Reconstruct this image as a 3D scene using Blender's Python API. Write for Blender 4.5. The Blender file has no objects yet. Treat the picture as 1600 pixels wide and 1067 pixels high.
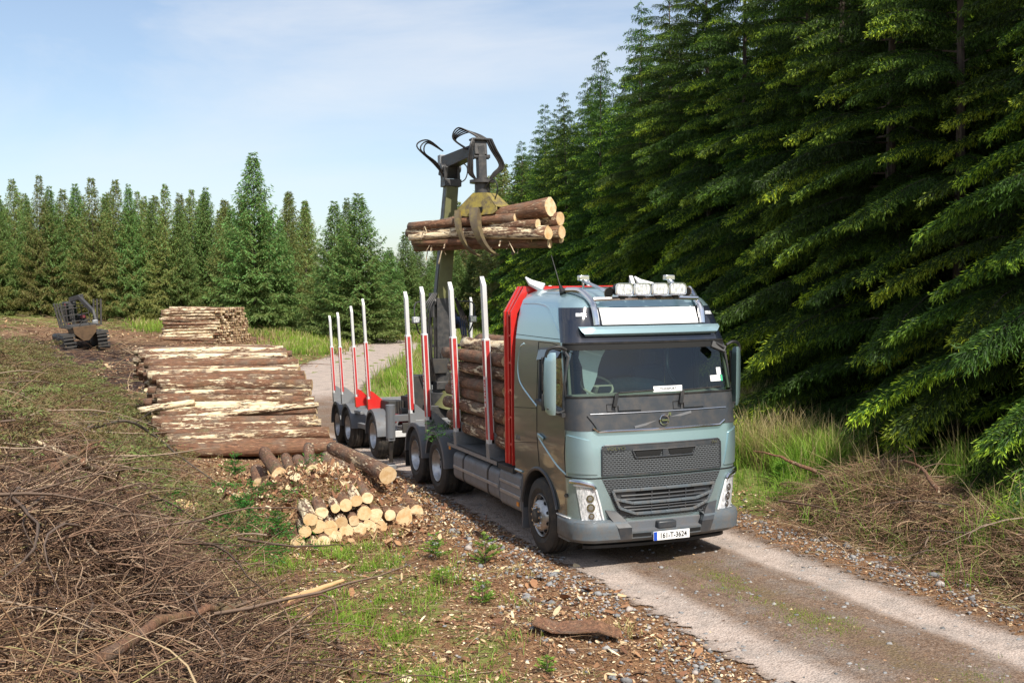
import bpy, math, random
import numpy as np
from mathutils import Vector, Matrix, Quaternion
SC = bpy.context.scene
COL = SC.collection
PI = math.pi
rnd = random.Random(7)
RS = np.random.RandomState

# ------------------------------------------------------------------ camera
CAM = np.array([-6.87, -12.25, 3.55]); YAW, PIT, ROL, FPX = -.3685, .0432, -.012, 1690.0
cF = np.array([-math.sin(YAW)*math.cos(PIT), math.cos(YAW)*math.cos(PIT), -math.sin(PIT)])
cR0 = np.array([math.cos(YAW), math.sin(YAW), 0]); cU0 = np.cross(cR0, cF)
cR = cR0*math.cos(ROL)+cU0*math.sin(ROL); cU = -cR0*math.sin(ROL)+cU0*math.cos(ROL)
cam = bpy.data.cameras.new('camera'); camo = bpy.data.objects.new('camera', cam); COL.objects.link(camo)
cam.sensor_width = 36; cam.lens = FPX/1600*36; cam.clip_end = 6000; cam.clip_start = .05
camo.matrix_world = Matrix(((cR[0], cU[0], -cF[0], CAM[0]), (cR[1], cU[1], -cF[1], CAM[1]), (cR[2], cU[2], -cF[2], CAM[2]), (0, 0, 0, 1)))
SC.camera = camo
HD = np.array([-math.sin(YAW), math.cos(YAW)]); HR = np.array([math.cos(YAW), math.sin(YAW)])
def spot(px, depth):            # ground position at a bearing (photo column) and a distance
    p = CAM[:2]+HD*depth+HR*depth*(px-800)/FPX
    return float(p[0]), float(p[1])

# ------------------------------------------------------------------ helpers
def sm(a, b, x):
    t = np.clip((np.asarray(x, float)-a)/(b-a), 0, 1); return t*t*(3-2*t)
_tab = RS(3).rand(256, 256)
def vnoise(x, y, sc=1.0, seed=0):
    x = np.asarray(x, float)*sc+seed*17.3+500; y = np.asarray(y, float)*sc+seed*31.7+500
    xi = np.floor(x).astype(int); yi = np.floor(y).astype(int); fx = x-xi; fy = y-yi
    fx = fx*fx*(3-2*fx); fy = fy*fy*(3-2*fy)
    g = lambda a, b: _tab[a % 256, b % 256]
    return (g(xi, yi)*(1-fx)+g(xi+1, yi)*fx)*(1-fy)+(g(xi, yi+1)*(1-fx)+g(xi+1, yi+1)*fx)*fy
def fbm(x, y, sc=1.0, seed=0, n=4):
    s = 0; a = .5; t = 0
    for i in range(n): s = s+a*vnoise(x, y, sc*2**i, seed+i*5); t += a; a *= .5
    return s/t
RC = [(0, -60), (0, 10), (-.3, 16), (-.6, 22), (.8, 30), (3.4, 38), (6.3, 46), (9.4, 53), (12, 60), (13.3, 68), (13.2, 78), (11, 92)]
RCY = np.array([p[1] for p in RC], float); RCX = np.array([p[0] for p in RC], float)
def roadx(y):
    y = np.asarray(y, float); return (np.interp(y-2, RCY, RCX)+np.interp(y, RCY, RCX)+np.interp(y+2, RCY, RCX))/3
def roadoff(y): return .42*(1-sm(8, 20, y))
def roadw(y): return 1.72+.45*sm(8, 20, y)+.75*sm(24, 44, y)+1.2*sm(50, 60, y)*(1-sm(64, 74, y))
def gh(x, y):
    x = np.asarray(x, float); y = np.asarray(y, float)
    d = (x-CAM[0])*HD[0]+(y-CAM[1])*HD[1]; L = (x-CAM[0])*HR[0]+(y-CAM[1])*HR[1]
    h = sm(25, 70, d)*np.clip(-L-12, 0, 60)*.075
    e = -4.7-1.5*sm(3, 9, y)
    h = h+1.0*sm(0, 3.2, e-x)*(1-sm(18, 34, y))
    lat = x-roadx(y)
    h = h+.5*sm(2.7, 6.5, lat)*(1-sm(14, 26, y))
    h = h-.22*sm(10, 17, y)*(1-sm(22, 36, y))*(1-sm(2.2, 5, np.abs(x)))
    h = h+.60*np.exp(-(((x+3.35)/1.2)**2+((y-5.3)/2.0)**2)**2)*sm(3.05, 3.85, y-.35*(x+3.4))
    h = h+((fbm(x, y, .45, 61, 3)-.42)*1.3+(fbm(x, y, 1.1, 63, 3)-.5)*1.1*sm(0, 3, y)+.95*sm(1.0, 5, -5.3-x))*sm(0, 2, -5.3-x)*(1-sm(20, 34, y))*sm(-9, -5, y)
    rough = sm(roadw(y), roadw(y)+.7, np.abs(lat-roadoff(y)))
    h = h+rough*((fbm(x, y, .9, 1)-.5)*.22+(fbm(x, y, 4, 2, 3)-.5)*.09)
    h = h+(1-rough)*((fbm(x, y, .8, 3, 3)-.5)*.05+(fbm(x, y, 3, 9, 3)-.5)*.035)
    h = h-.035*(1-rough)*(np.exp(-((lat+.95)/.4)**2)+np.exp(-((lat-1.45)/.4)**2))*(1-rough)
    return h
def ghf(x, y): return float(gh(x, y))

def setp(o, **k):
    for a, b in k.items(): o[a] = b
    return o
def empty(name, loc=(0, 0, 0), rot=(0, 0, 0), label=None, cat=None, group=None):
    o = bpy.data.objects.new(name, None); COL.objects.link(o); o.location = loc; o.rotation_euler = rot; o.empty_display_size = .2
    if label: o['label'] = label
    if cat: o['category'] = cat
    if group: o['group'] = group
    return o
def tag(o, label=None, cat=None, group=None, kind=None):
    if label: o['label'] = label
    if cat: o['category'] = cat
    if group: o['group'] = group
    if kind: o['kind'] = kind
    return o
def meshobj(name, me, mats=(), parent=None, loc=None, rot=None):
    for m in mats: me.materials.append(m)
    o = bpy.data.objects.new(name, me); COL.objects.link(o)
    if parent: o.parent = parent
    if loc is not None: o.location = loc
    if rot is not None: o.rotation_euler = rot
    return o
def quadmesh(name, V, Q, attrs=None, smooth=False, mi=None):
    """fast mesh from numpy quads/tris"""
    me = bpy.data.meshes.new(name); V = np.asarray(V, np.float32); Q = np.asarray(Q, np.int32); k = Q.shape[1]
    me.vertices.add(len(V)); me.vertices.foreach_set('co', V.ravel())
    me.loops.add(Q.size); me.loops.foreach_set('vertex_index', Q.ravel())
    me.polygons.add(len(Q)); me.polygons.foreach_set('loop_start', np.arange(0, Q.size, k, dtype=np.int32))
    me.polygons.foreach_set('loop_total', np.full(len(Q), k, np.int32))
    if smooth: me.polygons.foreach_set('use_smooth', np.ones(len(Q), bool))
    if mi is not None: me.polygons.foreach_set('material_index', np.asarray(mi, np.int32))
    me.update(calc_edges=True)
    for n, a in (attrs or {}).items():
        at = me.attributes.new(n, 'FLOAT', 'POINT'); at.data.foreach_set('value', np.asarray(a, np.float32))
    return me

class MB:
    """collects shapes into one mesh; every shape may carry a material index"""
    def __init__(s): s.v = []; s.f = []; s.m = []; s.mi = 0
    def add(s, vs, fs, M=None):
        b = len(s.v)
        for p in vs:
            p = Vector(p); s.v.append(M @ p if M is not None else p)
        for f in fs: s.f.append([b+i for i in f]); s.m.append(s.mi)
        return s
    def box(s, x0, x1, y0, y1, z0, z1, M=None):
        vs = [(x, y, z) for x in (x0, x1) for y in (y0, y1) for z in (z0, z1)]
        return s.add(vs, [(0, 1, 3, 2), (4, 6, 7, 5), (0, 4, 5, 1), (2, 3, 7, 6), (0, 2, 6, 4), (1, 5, 7, 3)], M)
    def bar(s, p, q, w, h, up=(0, 0, 1), w2=None, h2=None):
        p = Vector(p); q = Vector(q); d = (q-p).normalized(); u = Vector(up)
        if abs(d.dot(u)) > .98: u = Vector((0, 1, 0))
        r = d.cross(u).normalized(); u = r.cross(d); w2 = w2 or w; h2 = h2 or h
        vs = [c+r*a*ww/2+u*b*hh/2 for c, ww, hh in ((p, w, h), (q, w2, h2)) for a, b in ((-1, -1), (1, -1), (1, 1), (-1, 1))]
        return s.add(vs, [(3, 2, 1, 0), (4, 5, 6, 7), (0, 1, 5, 4), (1, 2, 6, 5), (2, 3, 7, 6), (3, 0, 4, 7)])
    def tube(s, pts, r, n=8, cap=True):
        pts = [Vector(p) for p in pts]; rs = r if isinstance(r, (list, tuple)) else [r]*len(pts)
        d0 = (pts[1]-pts[0]).normalized(); a = d0.orthogonal().normalized(); rings = []; vs = []
        for i, p in enumerate(pts):
            d = (pts[min(i+1, len(pts)-1)]-pts[max(i-1, 0)]).normalized()
            a = (a-d*a.dot(d)).normalized(); b = d.cross(a)
            for k in range(n):
                t = 2*PI*k/n; vs.append(p+(a*math.cos(t)+b*math.sin(t))*rs[i])
        fs = [(i*n+k, i*n+(k+1) % n, (i+1)*n+(k+1) % n, (i+1)*n+k) for i in range(len(pts)-1) for k in range(n)]
        if cap: fs += [tuple(range(n))[::-1], tuple((len(pts)-1)*n+k for k in range(n))]
        return s.add(vs, fs)
    def prism(s, poly, t, M=None):
        """polygon in local xy, thickness t along local z (centred)"""
        n = len(poly); vs = [(x, y, -t/2) for x, y in poly]+[(x, y, t/2) for x, y in poly]
        return s.add(vs, [tuple(range(n))[::-1], tuple(range(n, 2*n))]+[(i, (i+1) % n, (i+1) % n+n, i+n) for i in range(n)], M)
    def lathe(s, prof, M=None, n=32, closed=False):
        """profile (r, axial) round local x"""
        vs = [(a, r*math.cos(2*PI*k/n), r*math.sin(2*PI*k/n)) for r, a in prof for k in range(n)]
        m = len(prof); fs = []
        for i in range(m if closed else m-1):
            j = (i+1) % m
            fs += [(i*n+k, i*n+(k+1) % n, j*n+(k+1) % n, j*n+k) for k in range(n)]
        return s.add(vs, fs, M)
    def disc(s, r, a, M=None, n=24, flip=False):
        vs = [(a, r*math.cos(2*PI*k/n), r*math.sin(2*PI*k/n)) for k in range(n)]
        f = tuple(range(n)); return s.add(vs, [f[::-1] if flip else f], M)
    def grid(s, P):
        R, C = len(P), len(P[0]); vs = [p for row in P for p in row]
        return s.add(vs, [(i*C+j, i*C+j+1, (i+1)*C+j+1, (i+1)*C+j) for i in range(R-1) for j in range(C-1)])
    def panel(s, P, inner):
        """grid with a skirt back to the grid 'inner' so that it has thickness"""
        s.grid(P); R, C = len(P), len(P[0])
        idx = [(0, j) for j in range(C)]+[(i, C-1) for i in range(1, R)]+[(R-1, j) for j in range(C-2, -1, -1)]+[(i, 0) for i in range(R-2, 0, -1)]
        a = [P[i][j] for i, j in idx]; b = [inner[i][j] for i, j in idx]; n = len(a)
        return s.add(a+b, [(i, i+n, (i+1) % n+n, (i+1) % n) for i in range(n)])
    def build(s, name, mats, parent=None, bevel=0, angle=35, loc=None, rot=None, fix=True, label=None):
        me = bpy.data.meshes.new(name); me.from_pydata([tuple(v) for v in s.v], [], s.f)
        me.polygons.foreach_set('material_index', s.m)
        if fix:
            import bmesh
            bm = bmesh.new(); bm.from_mesh(me); bmesh.ops.recalc_face_normals(bm, faces=bm.faces[:]); bm.to_mesh(me); bm.free()
        me.polygons.foreach_set('use_smooth', [True]*len(s.f)); me.set_sharp_from_angle(angle=math.radians(angle)); me.update()
        o = meshobj(name, me, mats if isinstance(mats, (list, tuple)) else [mats], parent, loc, rot)
        if bevel:
            b = o.modifiers.new('bevel', 'BEVEL'); b.width = bevel; b.segments = 2; b.limit_method = 'ANGLE'; b.angle_limit = math.radians(40)
        if label: o['label'] = label
        return o
def spline(pts, n):
    pts = [Vector(p) for p in pts]; out = []
    P = [pts[0]*2-pts[1]]+pts+[pts[-1]*2-pts[-2]]
    for i in range(1, len(P)-2):
        for k in range(n):
            t = k/n; a, b, c, d = P[i-1:i+3]
            out.append(.5*((2*b)+(c-a)*t+(2*a-5*b+4*c-d)*t*t+(3*b-a-3*c+d)*t**3))
    return out+[pts[-1]]
def textmesh(name, body, size, M, mat, parent, ext=.002, label=None, sx=1.0, bold=0):
    cu = bpy.data.curves.new(name, 'FONT'); cu.body = body; cu.size = size; cu.extrude = ext; cu.align_x = 'CENTER'; cu.align_y = 'CENTER'
    cu.offset = bold
    tmp = bpy.data.objects.new(name, cu); COL.objects.link(tmp)
    bpy.context.view_layer.update()
    me = bpy.data.meshes.new_from_object(tmp.evaluated_get(bpy.context.evaluated_depsgraph_get()))
    COL.objects.unlink(tmp); bpy.data.objects.remove(tmp)
    me.transform(M @ Matrix.Diagonal((sx, 1, 1, 1))); me.name = name
    me.materials.clear()
    o = meshobj(name, me, [mat], parent)
    if label: o['label'] = label
    return o

# ------------------------------------------------------------------ materials
class N:
    def __init__(s, name):
        s.m = bpy.data.materials.new(name); s.m.use_nodes = True; s.t = s.m.node_tree; s.b = s.t.nodes['Principled BSDF']; s.out = s.t.nodes['Material Output']
    def n(s, typ, ins=None, **props):
        nd = s.t.nodes.new(typ)
        for k, v in props.items(): setattr(nd, k, v)
        for k, v in (ins or {}).items(): s.set(nd.inputs[k], v)
        return nd
    def set(s, sock, v):
        if hasattr(v, 'node'): s.t.links.new(v, sock)
        else: sock.default_value = v
    def noise(s, vec, scale, detail=4, rough=.6, dist=0): return s.n('ShaderNodeTexNoise', {'Vector': vec, 'Scale': scale, 'Detail': detail, 'Roughness': rough, 'Distortion': dist}).outputs['Fac']
    def ramp(s, fac, stops, interp='LINEAR'):
        r = s.n('ShaderNodeValToRGB', {'Fac': fac}); e = r.color_ramp.elements; r.color_ramp.interpolation = interp
        while len(e) < len(stops): e.new(.5)
        for x, (p, c) in zip(e, stops): x.position = p; x.color = (*c, 1) if len(c) == 3 else c
        return r.outputs['Color']
    def fr(s, fac, a, b): return s.n('ShaderNodeMapRange', {'Value': fac, 'From Min': a, 'From Max': b}, clamp=True).outputs['Result']
    def mix(s, f, a, b, mode='MIX'):
        m = s.n('ShaderNodeMix', data_type='RGBA', blend_type=mode); s.set(m.inputs[0], f)
        s.set(m.inputs[6], (*a, 1) if isinstance(a, tuple) and len(a) == 3 else a); s.set(m.inputs[7], (*b, 1) if isinstance(b, tuple) and len(b) == 3 else b)
        return m.outputs[2]
    def math(s, op, a, b=0.0, c=None):
        m = s.n('ShaderNodeMath', operation=op); s.set(m.inputs[0], a); s.set(m.inputs[1], b)
        if c is not None: s.set(m.inputs[2], c)
        return m.outputs[0]
    def bump(s, h, strength=.5, dist=.02):
        s.set(s.b.inputs['Normal'], s.n('ShaderNodeBump', {'Height': h, 'Strength': strength, 'Distance': dist}).outputs['Normal'])
    def bsdf(s, **k):
        for a, v in k.items(): s.set(s.b.inputs[a.replace('_', ' ')], (*v, 1) if isinstance(v, tuple) and len(v) == 3 else v)
        return s.m
    def obj(s): return s.n('ShaderNodeTexCoord').outputs['Object']
    def pos(s): return s.n('ShaderNodeNewGeometry').outputs['Position']
    def att(s, name): return s.n('ShaderNodeAttribute', attribute_name=name).outputs['Fac']
    def rand(s): return s.n('ShaderNodeObjectInfo').outputs['Random']
    def scalev(s, vec, v):
        return s.n('ShaderNodeVectorMath', {0: vec, 1: v}, operation='MULTIPLY').outputs[0]

def plain(name, col, rough=.5, metal=0, dirt=.35, dirtcol=(.16, .12, .085), scale=7, coat=0, spec=.5):
    """surface colour with wear, dust and slight roughness changes"""
    k = N(name); p = k.pos(); n1 = k.noise(p, scale, 6, .65); n2 = k.noise(p, scale*6, 3)
    f = k.math('MULTIPLY', k.fr(n1, .42, .75), dirt)
    c = k.mix(f, col, dirtcol); c = k.mix(k.math('MULTIPLY', k.fr(n2, .4, .8), dirt*.4), c, tuple(x*.55 for x in col))
    k.bsdf(Base_Color=c, Roughness=k.math('ADD', rough, k.math('MULTIPLY', f, .5)), Metallic=metal, Coat_Weight=coat, Specular_IOR_Level=spec)
    return k.m
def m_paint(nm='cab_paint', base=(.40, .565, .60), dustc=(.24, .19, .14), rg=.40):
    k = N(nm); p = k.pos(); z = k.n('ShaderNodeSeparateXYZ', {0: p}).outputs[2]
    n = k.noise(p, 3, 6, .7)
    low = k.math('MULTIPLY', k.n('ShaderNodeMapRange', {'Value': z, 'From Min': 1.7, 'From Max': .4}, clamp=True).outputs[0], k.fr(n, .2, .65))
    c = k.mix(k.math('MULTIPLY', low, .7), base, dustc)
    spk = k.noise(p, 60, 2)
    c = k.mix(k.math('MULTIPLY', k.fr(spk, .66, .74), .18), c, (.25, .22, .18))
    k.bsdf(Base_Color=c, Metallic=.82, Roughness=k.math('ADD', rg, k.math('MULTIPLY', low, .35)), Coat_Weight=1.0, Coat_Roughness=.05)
    k.bump(k.noise(p, 2.2, 2), .04, .05)
    return k.m
M = {}
M['paint'] = m_paint(); M['paint_shade'] = m_paint('shaded_side_paint', (.17, .215, .225), (.19, .155, .115), .28)  # second paint: cab side's shade and dark reflections put into a darker colour
M['dark'] = plain('dark_grey_plastic', (.036, .041, .048), .42, 0, .3)
M['bump'] = plain('bumper_plastic', (.11, .135, .155), .42, .1, .75)
M['black'] = plain('black_rubber', (.012, .012, .013), .5, 0, .35, (.08, .065, .05))
M['gloss'] = plain('gloss_black_panel', (.012, .016, .028), .1, 0, .06, coat=.7)
M['hole'] = plain('dark_opening', (.004, .004, .004), .8, 0, 0)
M['chrome'] = plain('chrome', (.75, .75, .76), .14, 1, .12)
M['white'] = plain('white_paint', (.8, .8, .79), .35, 0, .08, (.5, .47, .42))
M['whited'] = plain('dusty_white_aluminium', (.66, .66, .65), .42, .1, .25, (.4, .35, .3))
M['alu'] = plain('weathered_aluminium', (.42, .43, .44), .42, .7, .4, (.2, .17, .14))
M['rim'] = plain('wheel_aluminium', (.5, .5, .5), .3, .8, .45, (.17, .14, .11), 12)
M['galv'] = plain('galvanised_steel', (.3, .31, .32), .45, .55, .4)
M['red'] = plain('red_paint', (.62, .022, .018), .35, 0, .2, (.3, .1, .06), coat=.3)
M['redst'] = plain('red_stake_face', (.5, .03, .03), .4, 0, .3, (.45, .22, .18))
M['maroon'] = plain('maroon_frame', (.17, .02, .03), .5, 0, .5)
M['chassis'] = plain('grimy_chassis', (.045, .044, .043), .6, .2, .7, (.12, .095, .07))
M['greyp'] = plain('grey_side_plastic', (.17, .175, .185), .5, 0, .6, (.2, .17, .14))
M['mud'] = plain('mudguard_grey', (.12, .13, .145), .5, 0, .45)
M['tyre'] = plain('tyre_rubber', (.028, .027, .026), .75, 0, .75, (.13, .105, .08), 9)
M['crane'] = plain('crane_dark_steel', (.06, .06, .062), .42, .35, .55, (.16, .14, .12), 10)
M['olive'] = plain('faded_olive_boom', (.15, .15, .055), .5, .1, .6, (.09, .085, .05), 5)
M['claw'] = plain('worn_claw_steel', (.15, .115, .075), .5, .3, .7, (.3, .24, .08), 8)
M['yellow'] = plain('scuffed_yellow', (.36, .28, .06), .5, .1, 1.5, (.13, .105, .075), 7)
M['hose'] = plain('hydraulic_hose', (.012, .012, .013), .35, 0, .2)
def m_lens():
    k = N('lamp_glass'); p = k.obj(); n = k.noise(k.scalev(p, (1, 1, .35)), 45, 2); n2 = k.noise(p, 9, 2)
    k.bsdf(Base_Color=k.mix(k.fr(n, .35, .65), (.42, .44, .46), (.97, .98, 1.0)), Metallic=.25, Roughness=.12, Coat_Weight=1.0, Coat_Roughness=.02); k.bump(n, .35, .01); return k.m
M['lens'] = m_lens()
M['amber'] = plain('amber_lens', (.7, .25, .03), .25, 0, .1)
M['hv'] = plain('hi_vis_cloth', (.6, .75, .12), .8, 0, .1)
M['jean'] = plain('blue_jeans', (.05, .09, .2), .85, 0, .2)
M['skin'] = plain('skin', (.5, .28, .19), .55, 0, .05)
M['helmet'] = plain('yellow_helmet', (.85, .55, .01), .3, 0, .05)
M['blue'] = plain('plate_blue', (.01, .07, .45), .35, 0, 0)
M['ink'] = plain('black_ink', (.01, .01, .01), .5, 0, 0)
M['seat'] = plain('dark_seat_cloth', (.03, .035, .04), .85, 0, .1)
M['blanket'] = plain('checked_blanket', (.04, .11, .14), .9, 0, .5, (.16, .2, .22), 18)
M['added_sheet'] = plain('pale_reflection_sheet', (.55, .68, .72), .9, 0, .1)
M['trim'] = plain('beige_trim', (.32, .35, .27), .7, 0, .1)
M['dash'] = plain('dashboard', (.2, .22, .18), .7, 0, .2)
M['gcard'] = plain('green_card', (.05, .4, .2), .6, 0, 0)
M['brown'] = plain('forwarder_rust', (.13, .075, .035), .6, .2, .8, (.05, .035, .025), 4)
def m_glass():
    k = N('window_glass'); t = k.t
    tr = k.n('ShaderNodeBsdfTransparent', {'Color': (.64, .73, .69, 1)}); gl = k.n('ShaderNodeBsdfGlossy', {'Roughness': .02, 'Color': (.95, 1, 1, 1)})
    f = k.n('ShaderNodeLayerWeight', {'Blend': .35}).outputs['Fresnel']
    mx = k.n('ShaderNodeMixShader', {0: k.math('MULTIPLY_ADD', f, .6, .03), 1: tr.outputs[0], 2: gl.outputs[0]})
    t.links.new(mx.outputs[0], k.out.inputs[0]); return k.m
M['glass'] = m_glass()
def m_mesh_grille():
    k = N('honeycomb_grille'); p = k.obj()
    b = k.n('ShaderNodeTexBrick', {'Vector': k.n('ShaderNodeCombineXYZ', {0: k.n('ShaderNodeSeparateXYZ', {0: p}).outputs[0], 1: k.n('ShaderNodeSeparateXYZ', {0: p}).outputs[2]}).outputs[0], 'Scale': 1.0, 'Mortar Size': .0075, 'Brick Width': .052, 'Row Height': .026, 'Mortar Smooth': .3})
    k.bsdf(Base_Color=k.mix(b.outputs['Fac'], (.008, .009, .01), (.1, .108, .115)), Roughness=.45)
    k.bump(b.outputs['Fac'], .8, .01); return k.m
M['honey'] = m_mesh_grille()
def m_bark(name, strip=.5, green=0):
    k = N(name); o = k.obj(); r = k.rand()
    sh = k.n('ShaderNodeCombineXYZ', {0: k.math('MULTIPLY', r, 37.0), 1: k.math('MULTIPLY', r, 91.0), 2: k.math('MULTIPLY', r, 53.0)}).outputs[0]
    v = k.n('ShaderNodeVectorMath', {0: o, 1: sh}, operation='ADD').outputs[0]
    vs = k.scalev(v, (1, 1, .16)); n1 = k.noise(k.scalev(v, (1, 1, .17)), 9, 8, .72, .5); n2 = k.noise(k.scalev(v, (1, 1, .22)), 30, 5, .75); n3 = k.noise(v, 70, 3)
    c = k.ramp(n2, [(.3, (.055, .032, .022)), (.48, (.17, .082, .045)), (.64, (.31, .155, .085)), (.8, (.40, .25, .15))])
    c = k.mix(k.fr(k.noise(v, 2.5, 3), .5, .7), c, k.ramp(n3, [(.3, (.09, .06, .045)), (.7, (.27, .2, .14))]))
    if green: c = k.mix(k.math('MULTIPLY', k.fr(k.noise(v, 2.2, 4), .5, .65), green), c, (.09, .11, .03))
    thr = k.math('MULTIPLY_ADD', r, .16, .585-.18*strip)
    f = k.n('ShaderNodeMapRange', {'Value': k.math('ADD', n1, k.math('MULTIPLY', k.math('SUBTRACT', n2, .5), .55)), 'From Min': thr, 'From Max': k.math('ADD', thr, .045)}, clamp=True).outputs[0]
    wood = k.ramp(k.noise(vs, 30, 4), [(.25, (.50, .31, .15)), (.45, (.80, .63, .40)), (.75, (.92, .82, .62))])
    c = k.mix(f, c, wood)
    k.bsdf(Base_Color=c, Roughness=.85)
    k.bump(k.math('SUBTRACT', k.math('ADD', n2, k.math('MULTIPLY', n3, .5)), k.math('MULTIPLY', f, .5)), .8, .03)
    return k.m
M['bark'] = m_bark('log_bark', .5, .15); M['barkd'] = m_bark('dark_log_bark', .1, .5); M['barkp'] = m_bark('peeled_log_bark', 1.0, 0); M['barks'] = m_bark('half_peeled_log_bark', .75, .1)
def m_cut():
    k = N('cut_wood'); o = k.obj(); x = k.n('ShaderNodeSeparateXYZ', {0: o}); r2 = k.math('SQRT', k.math('ADD', k.math('MULTIPLY', x.outputs[0], x.outputs[0]), k.math('MULTIPLY', x.outputs[1], x.outputs[1])))
    ring = k.math('SINE', k.math('MULTIPLY', k.math('ADD', r2, k.math('MULTIPLY', k.noise(o, 12, 3), .02)), 420.0))
    base = k.mix(k.rand(), (.72, .5, .27), (.82, .66, .42))
    base = k.mix(k.fr(k.noise(o, 9, 4), .45, .7), base, (.6, .36, .15))
    c = k.mix(k.math('MULTIPLY', k.fr(ring, .2, 1), .22), base, (.42, .24, .1))
    k.bsdf(Base_Color=c, Roughness=.8); k.bump(k.noise(o, 60, 3), .3, .01); return k.m
M['cut'] = m_cut()
M['pole'] = plain('peeled_pole_wood', (.72, .46, .22), .7, 0, .5, (.45, .24, .1), 14)
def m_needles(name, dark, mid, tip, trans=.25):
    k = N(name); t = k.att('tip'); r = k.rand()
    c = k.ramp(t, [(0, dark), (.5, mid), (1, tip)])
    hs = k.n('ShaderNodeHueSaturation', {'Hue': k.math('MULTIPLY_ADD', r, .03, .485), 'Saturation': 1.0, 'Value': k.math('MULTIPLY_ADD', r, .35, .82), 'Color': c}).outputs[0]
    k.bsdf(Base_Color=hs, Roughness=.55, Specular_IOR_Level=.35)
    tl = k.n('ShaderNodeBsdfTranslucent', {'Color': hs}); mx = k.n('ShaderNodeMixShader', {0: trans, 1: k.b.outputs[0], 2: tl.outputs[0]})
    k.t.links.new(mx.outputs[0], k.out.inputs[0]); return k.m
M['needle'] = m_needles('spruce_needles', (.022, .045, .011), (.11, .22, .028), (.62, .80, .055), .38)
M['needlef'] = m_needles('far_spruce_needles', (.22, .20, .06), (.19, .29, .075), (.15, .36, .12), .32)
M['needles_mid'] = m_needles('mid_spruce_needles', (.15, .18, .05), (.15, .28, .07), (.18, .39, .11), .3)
M['needleb'] = m_needles('brown_olive_needles', (.15, .085, .04), (.155, .13, .05), (.17, .23, .055), .15)
M['sapling'] = m_needles('bright_sapling_needles', (.05, .11, .015), (.13, .27, .03), (.32, .5, .07), .3)
M['leafdk'] = m_needles('green_leaves', (.02, .07, .01), (.05, .16, .02), (.12, .3, .04), .3)
M['grass'] = m_needles('grass_blades', (.09, .15, .02), (.22, .38, .04), (.48, .58, .10), .4)
M['straw'] = m_needles('straw_blades', (.16, .17, .05), (.42, .36, .14), (.75, .62, .34), .3)
def m_trunk():
    k = N('spruce_trunk'); o = k.pos(); n = k.noise(k.scalev(o, (1, 1, .25)), 14, 4)
    k.bsdf(Base_Color=k.ramp(n, [(.3, (.04, .03, .024)), (.7, (.14, .11, .085))]), Roughness=.9); k.bump(n, .6, .03); return k.m
M['trunk'] = m_trunk()
def m_rnd(name, stops, rough=.85, bump=0):
    k = N(name); c = k.ramp(k.att('rnd'), stops); n = k.noise(k.pos(), 40, 4)
    c = k.mix(k.math('MULTIPLY', k.fr(n, .35, .75), .45), c, k.mix(.5, c, (.02, .015, .01)))
    k.bsdf(Base_Color=c, Roughness=rough)
    if bump: k.bump(n, bump, .02)
    return k.m
M['litter'] = m_rnd('bark_litter', [(0, (.09, .045, .028)), (.35, (.25, .11, .055)), (.6, (.40, .21, .10)), (.8, (.60, .42, .23)), (1, (.86, .72, .48))])
M['stone'] = m_rnd('grey_stone', [(0, (.13, .13, .13)), (.5, (.27, .27, .27)), (.85, (.38, .36, .34)), (1, (.5, .42, .36))], .9, .5)
M['twigb'] = m_rnd('brown_twigs', [(0, (.07, .038, .024)), (.4, (.21, .115, .065)), (.7, (.34, .205, .115)), (.9, (.5, .36, .22)), (1, (.30, .28, .10))])
M['twigd'] = m_rnd('heap_twigs', [(0, (.045, .026, .018)), (.45, (.16, .088, .055)), (.75, (.27, .165, .105)), (1, (.46, .33, .22))])
M['twigg'] = m_rnd('grey_twigs', [(0, (.07, .048, .036)), (.5, (.18, .12, .085)), (1, (.40, .30, .21))])
def m_ground():
    k = N('ground_soil'); p = k.pos(); veg = k.att('veg'); mud = k.att('mud'); lit = k.att('lit'); far = k.att('far')
    n1 = k.noise(p, 1.3, 6, .65); n2 = k.noise(p, 9, 6, .7); n3 = k.noise(p, 45, 4, .7); n4 = k.noise(p, .35, 4)
    soil = k.ramp(n2, [(.28, (.08, .05, .03)), (.48, (.23, .135, .078)), (.62, (.34, .21, .12)), (.78, (.48, .34, .2))])
    litc = k.ramp(n3, [(.3, (.09, .045, .025)), (.48, (.27, .135, .065)), (.6, (.40, .24, .125)), (.75, (.62, .46, .27))])
    c = k.mix(lit, soil, litc)
    g = k.ramp(n2, [(.3, (.07, .11, .02)), (.5, (.17, .25, .04)), (.72, (.40, .36, .12))])
    g2 = k.ramp(n1, [(.35, (.09, .14, .025)), (.65, (.3, .27, .1))]); g = k.mix(.45, g, g2)
    vf = k.fr(k.math('ADD', veg, k.math('MULTIPLY', k.math('SUBTRACT', k.math('ADD', n1, n2), 1.0), 1.1)), .42, .58)
    c = k.mix(vf, c, g)
    mc = k.ramp(n2, [(.3, (.02, .013, .011)), (.6, (.062, .04, .033)), (.8, (.13, .09, .07))])
    c = k.mix(k.fr(k.math('ADD', mud, k.math('MULTIPLY', k.math('SUBTRACT', n1, .5), .8)), .4, .6), c, mc)
    k.bsdf(Base_Color=c, Roughness=.95, Specular_IOR_Level=.2)
    k.bump(k.math('ADD', n2, k.math('MULTIPLY', n3, .6)), .9, .06); return k.m
M['ground'] = m_ground()
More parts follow.
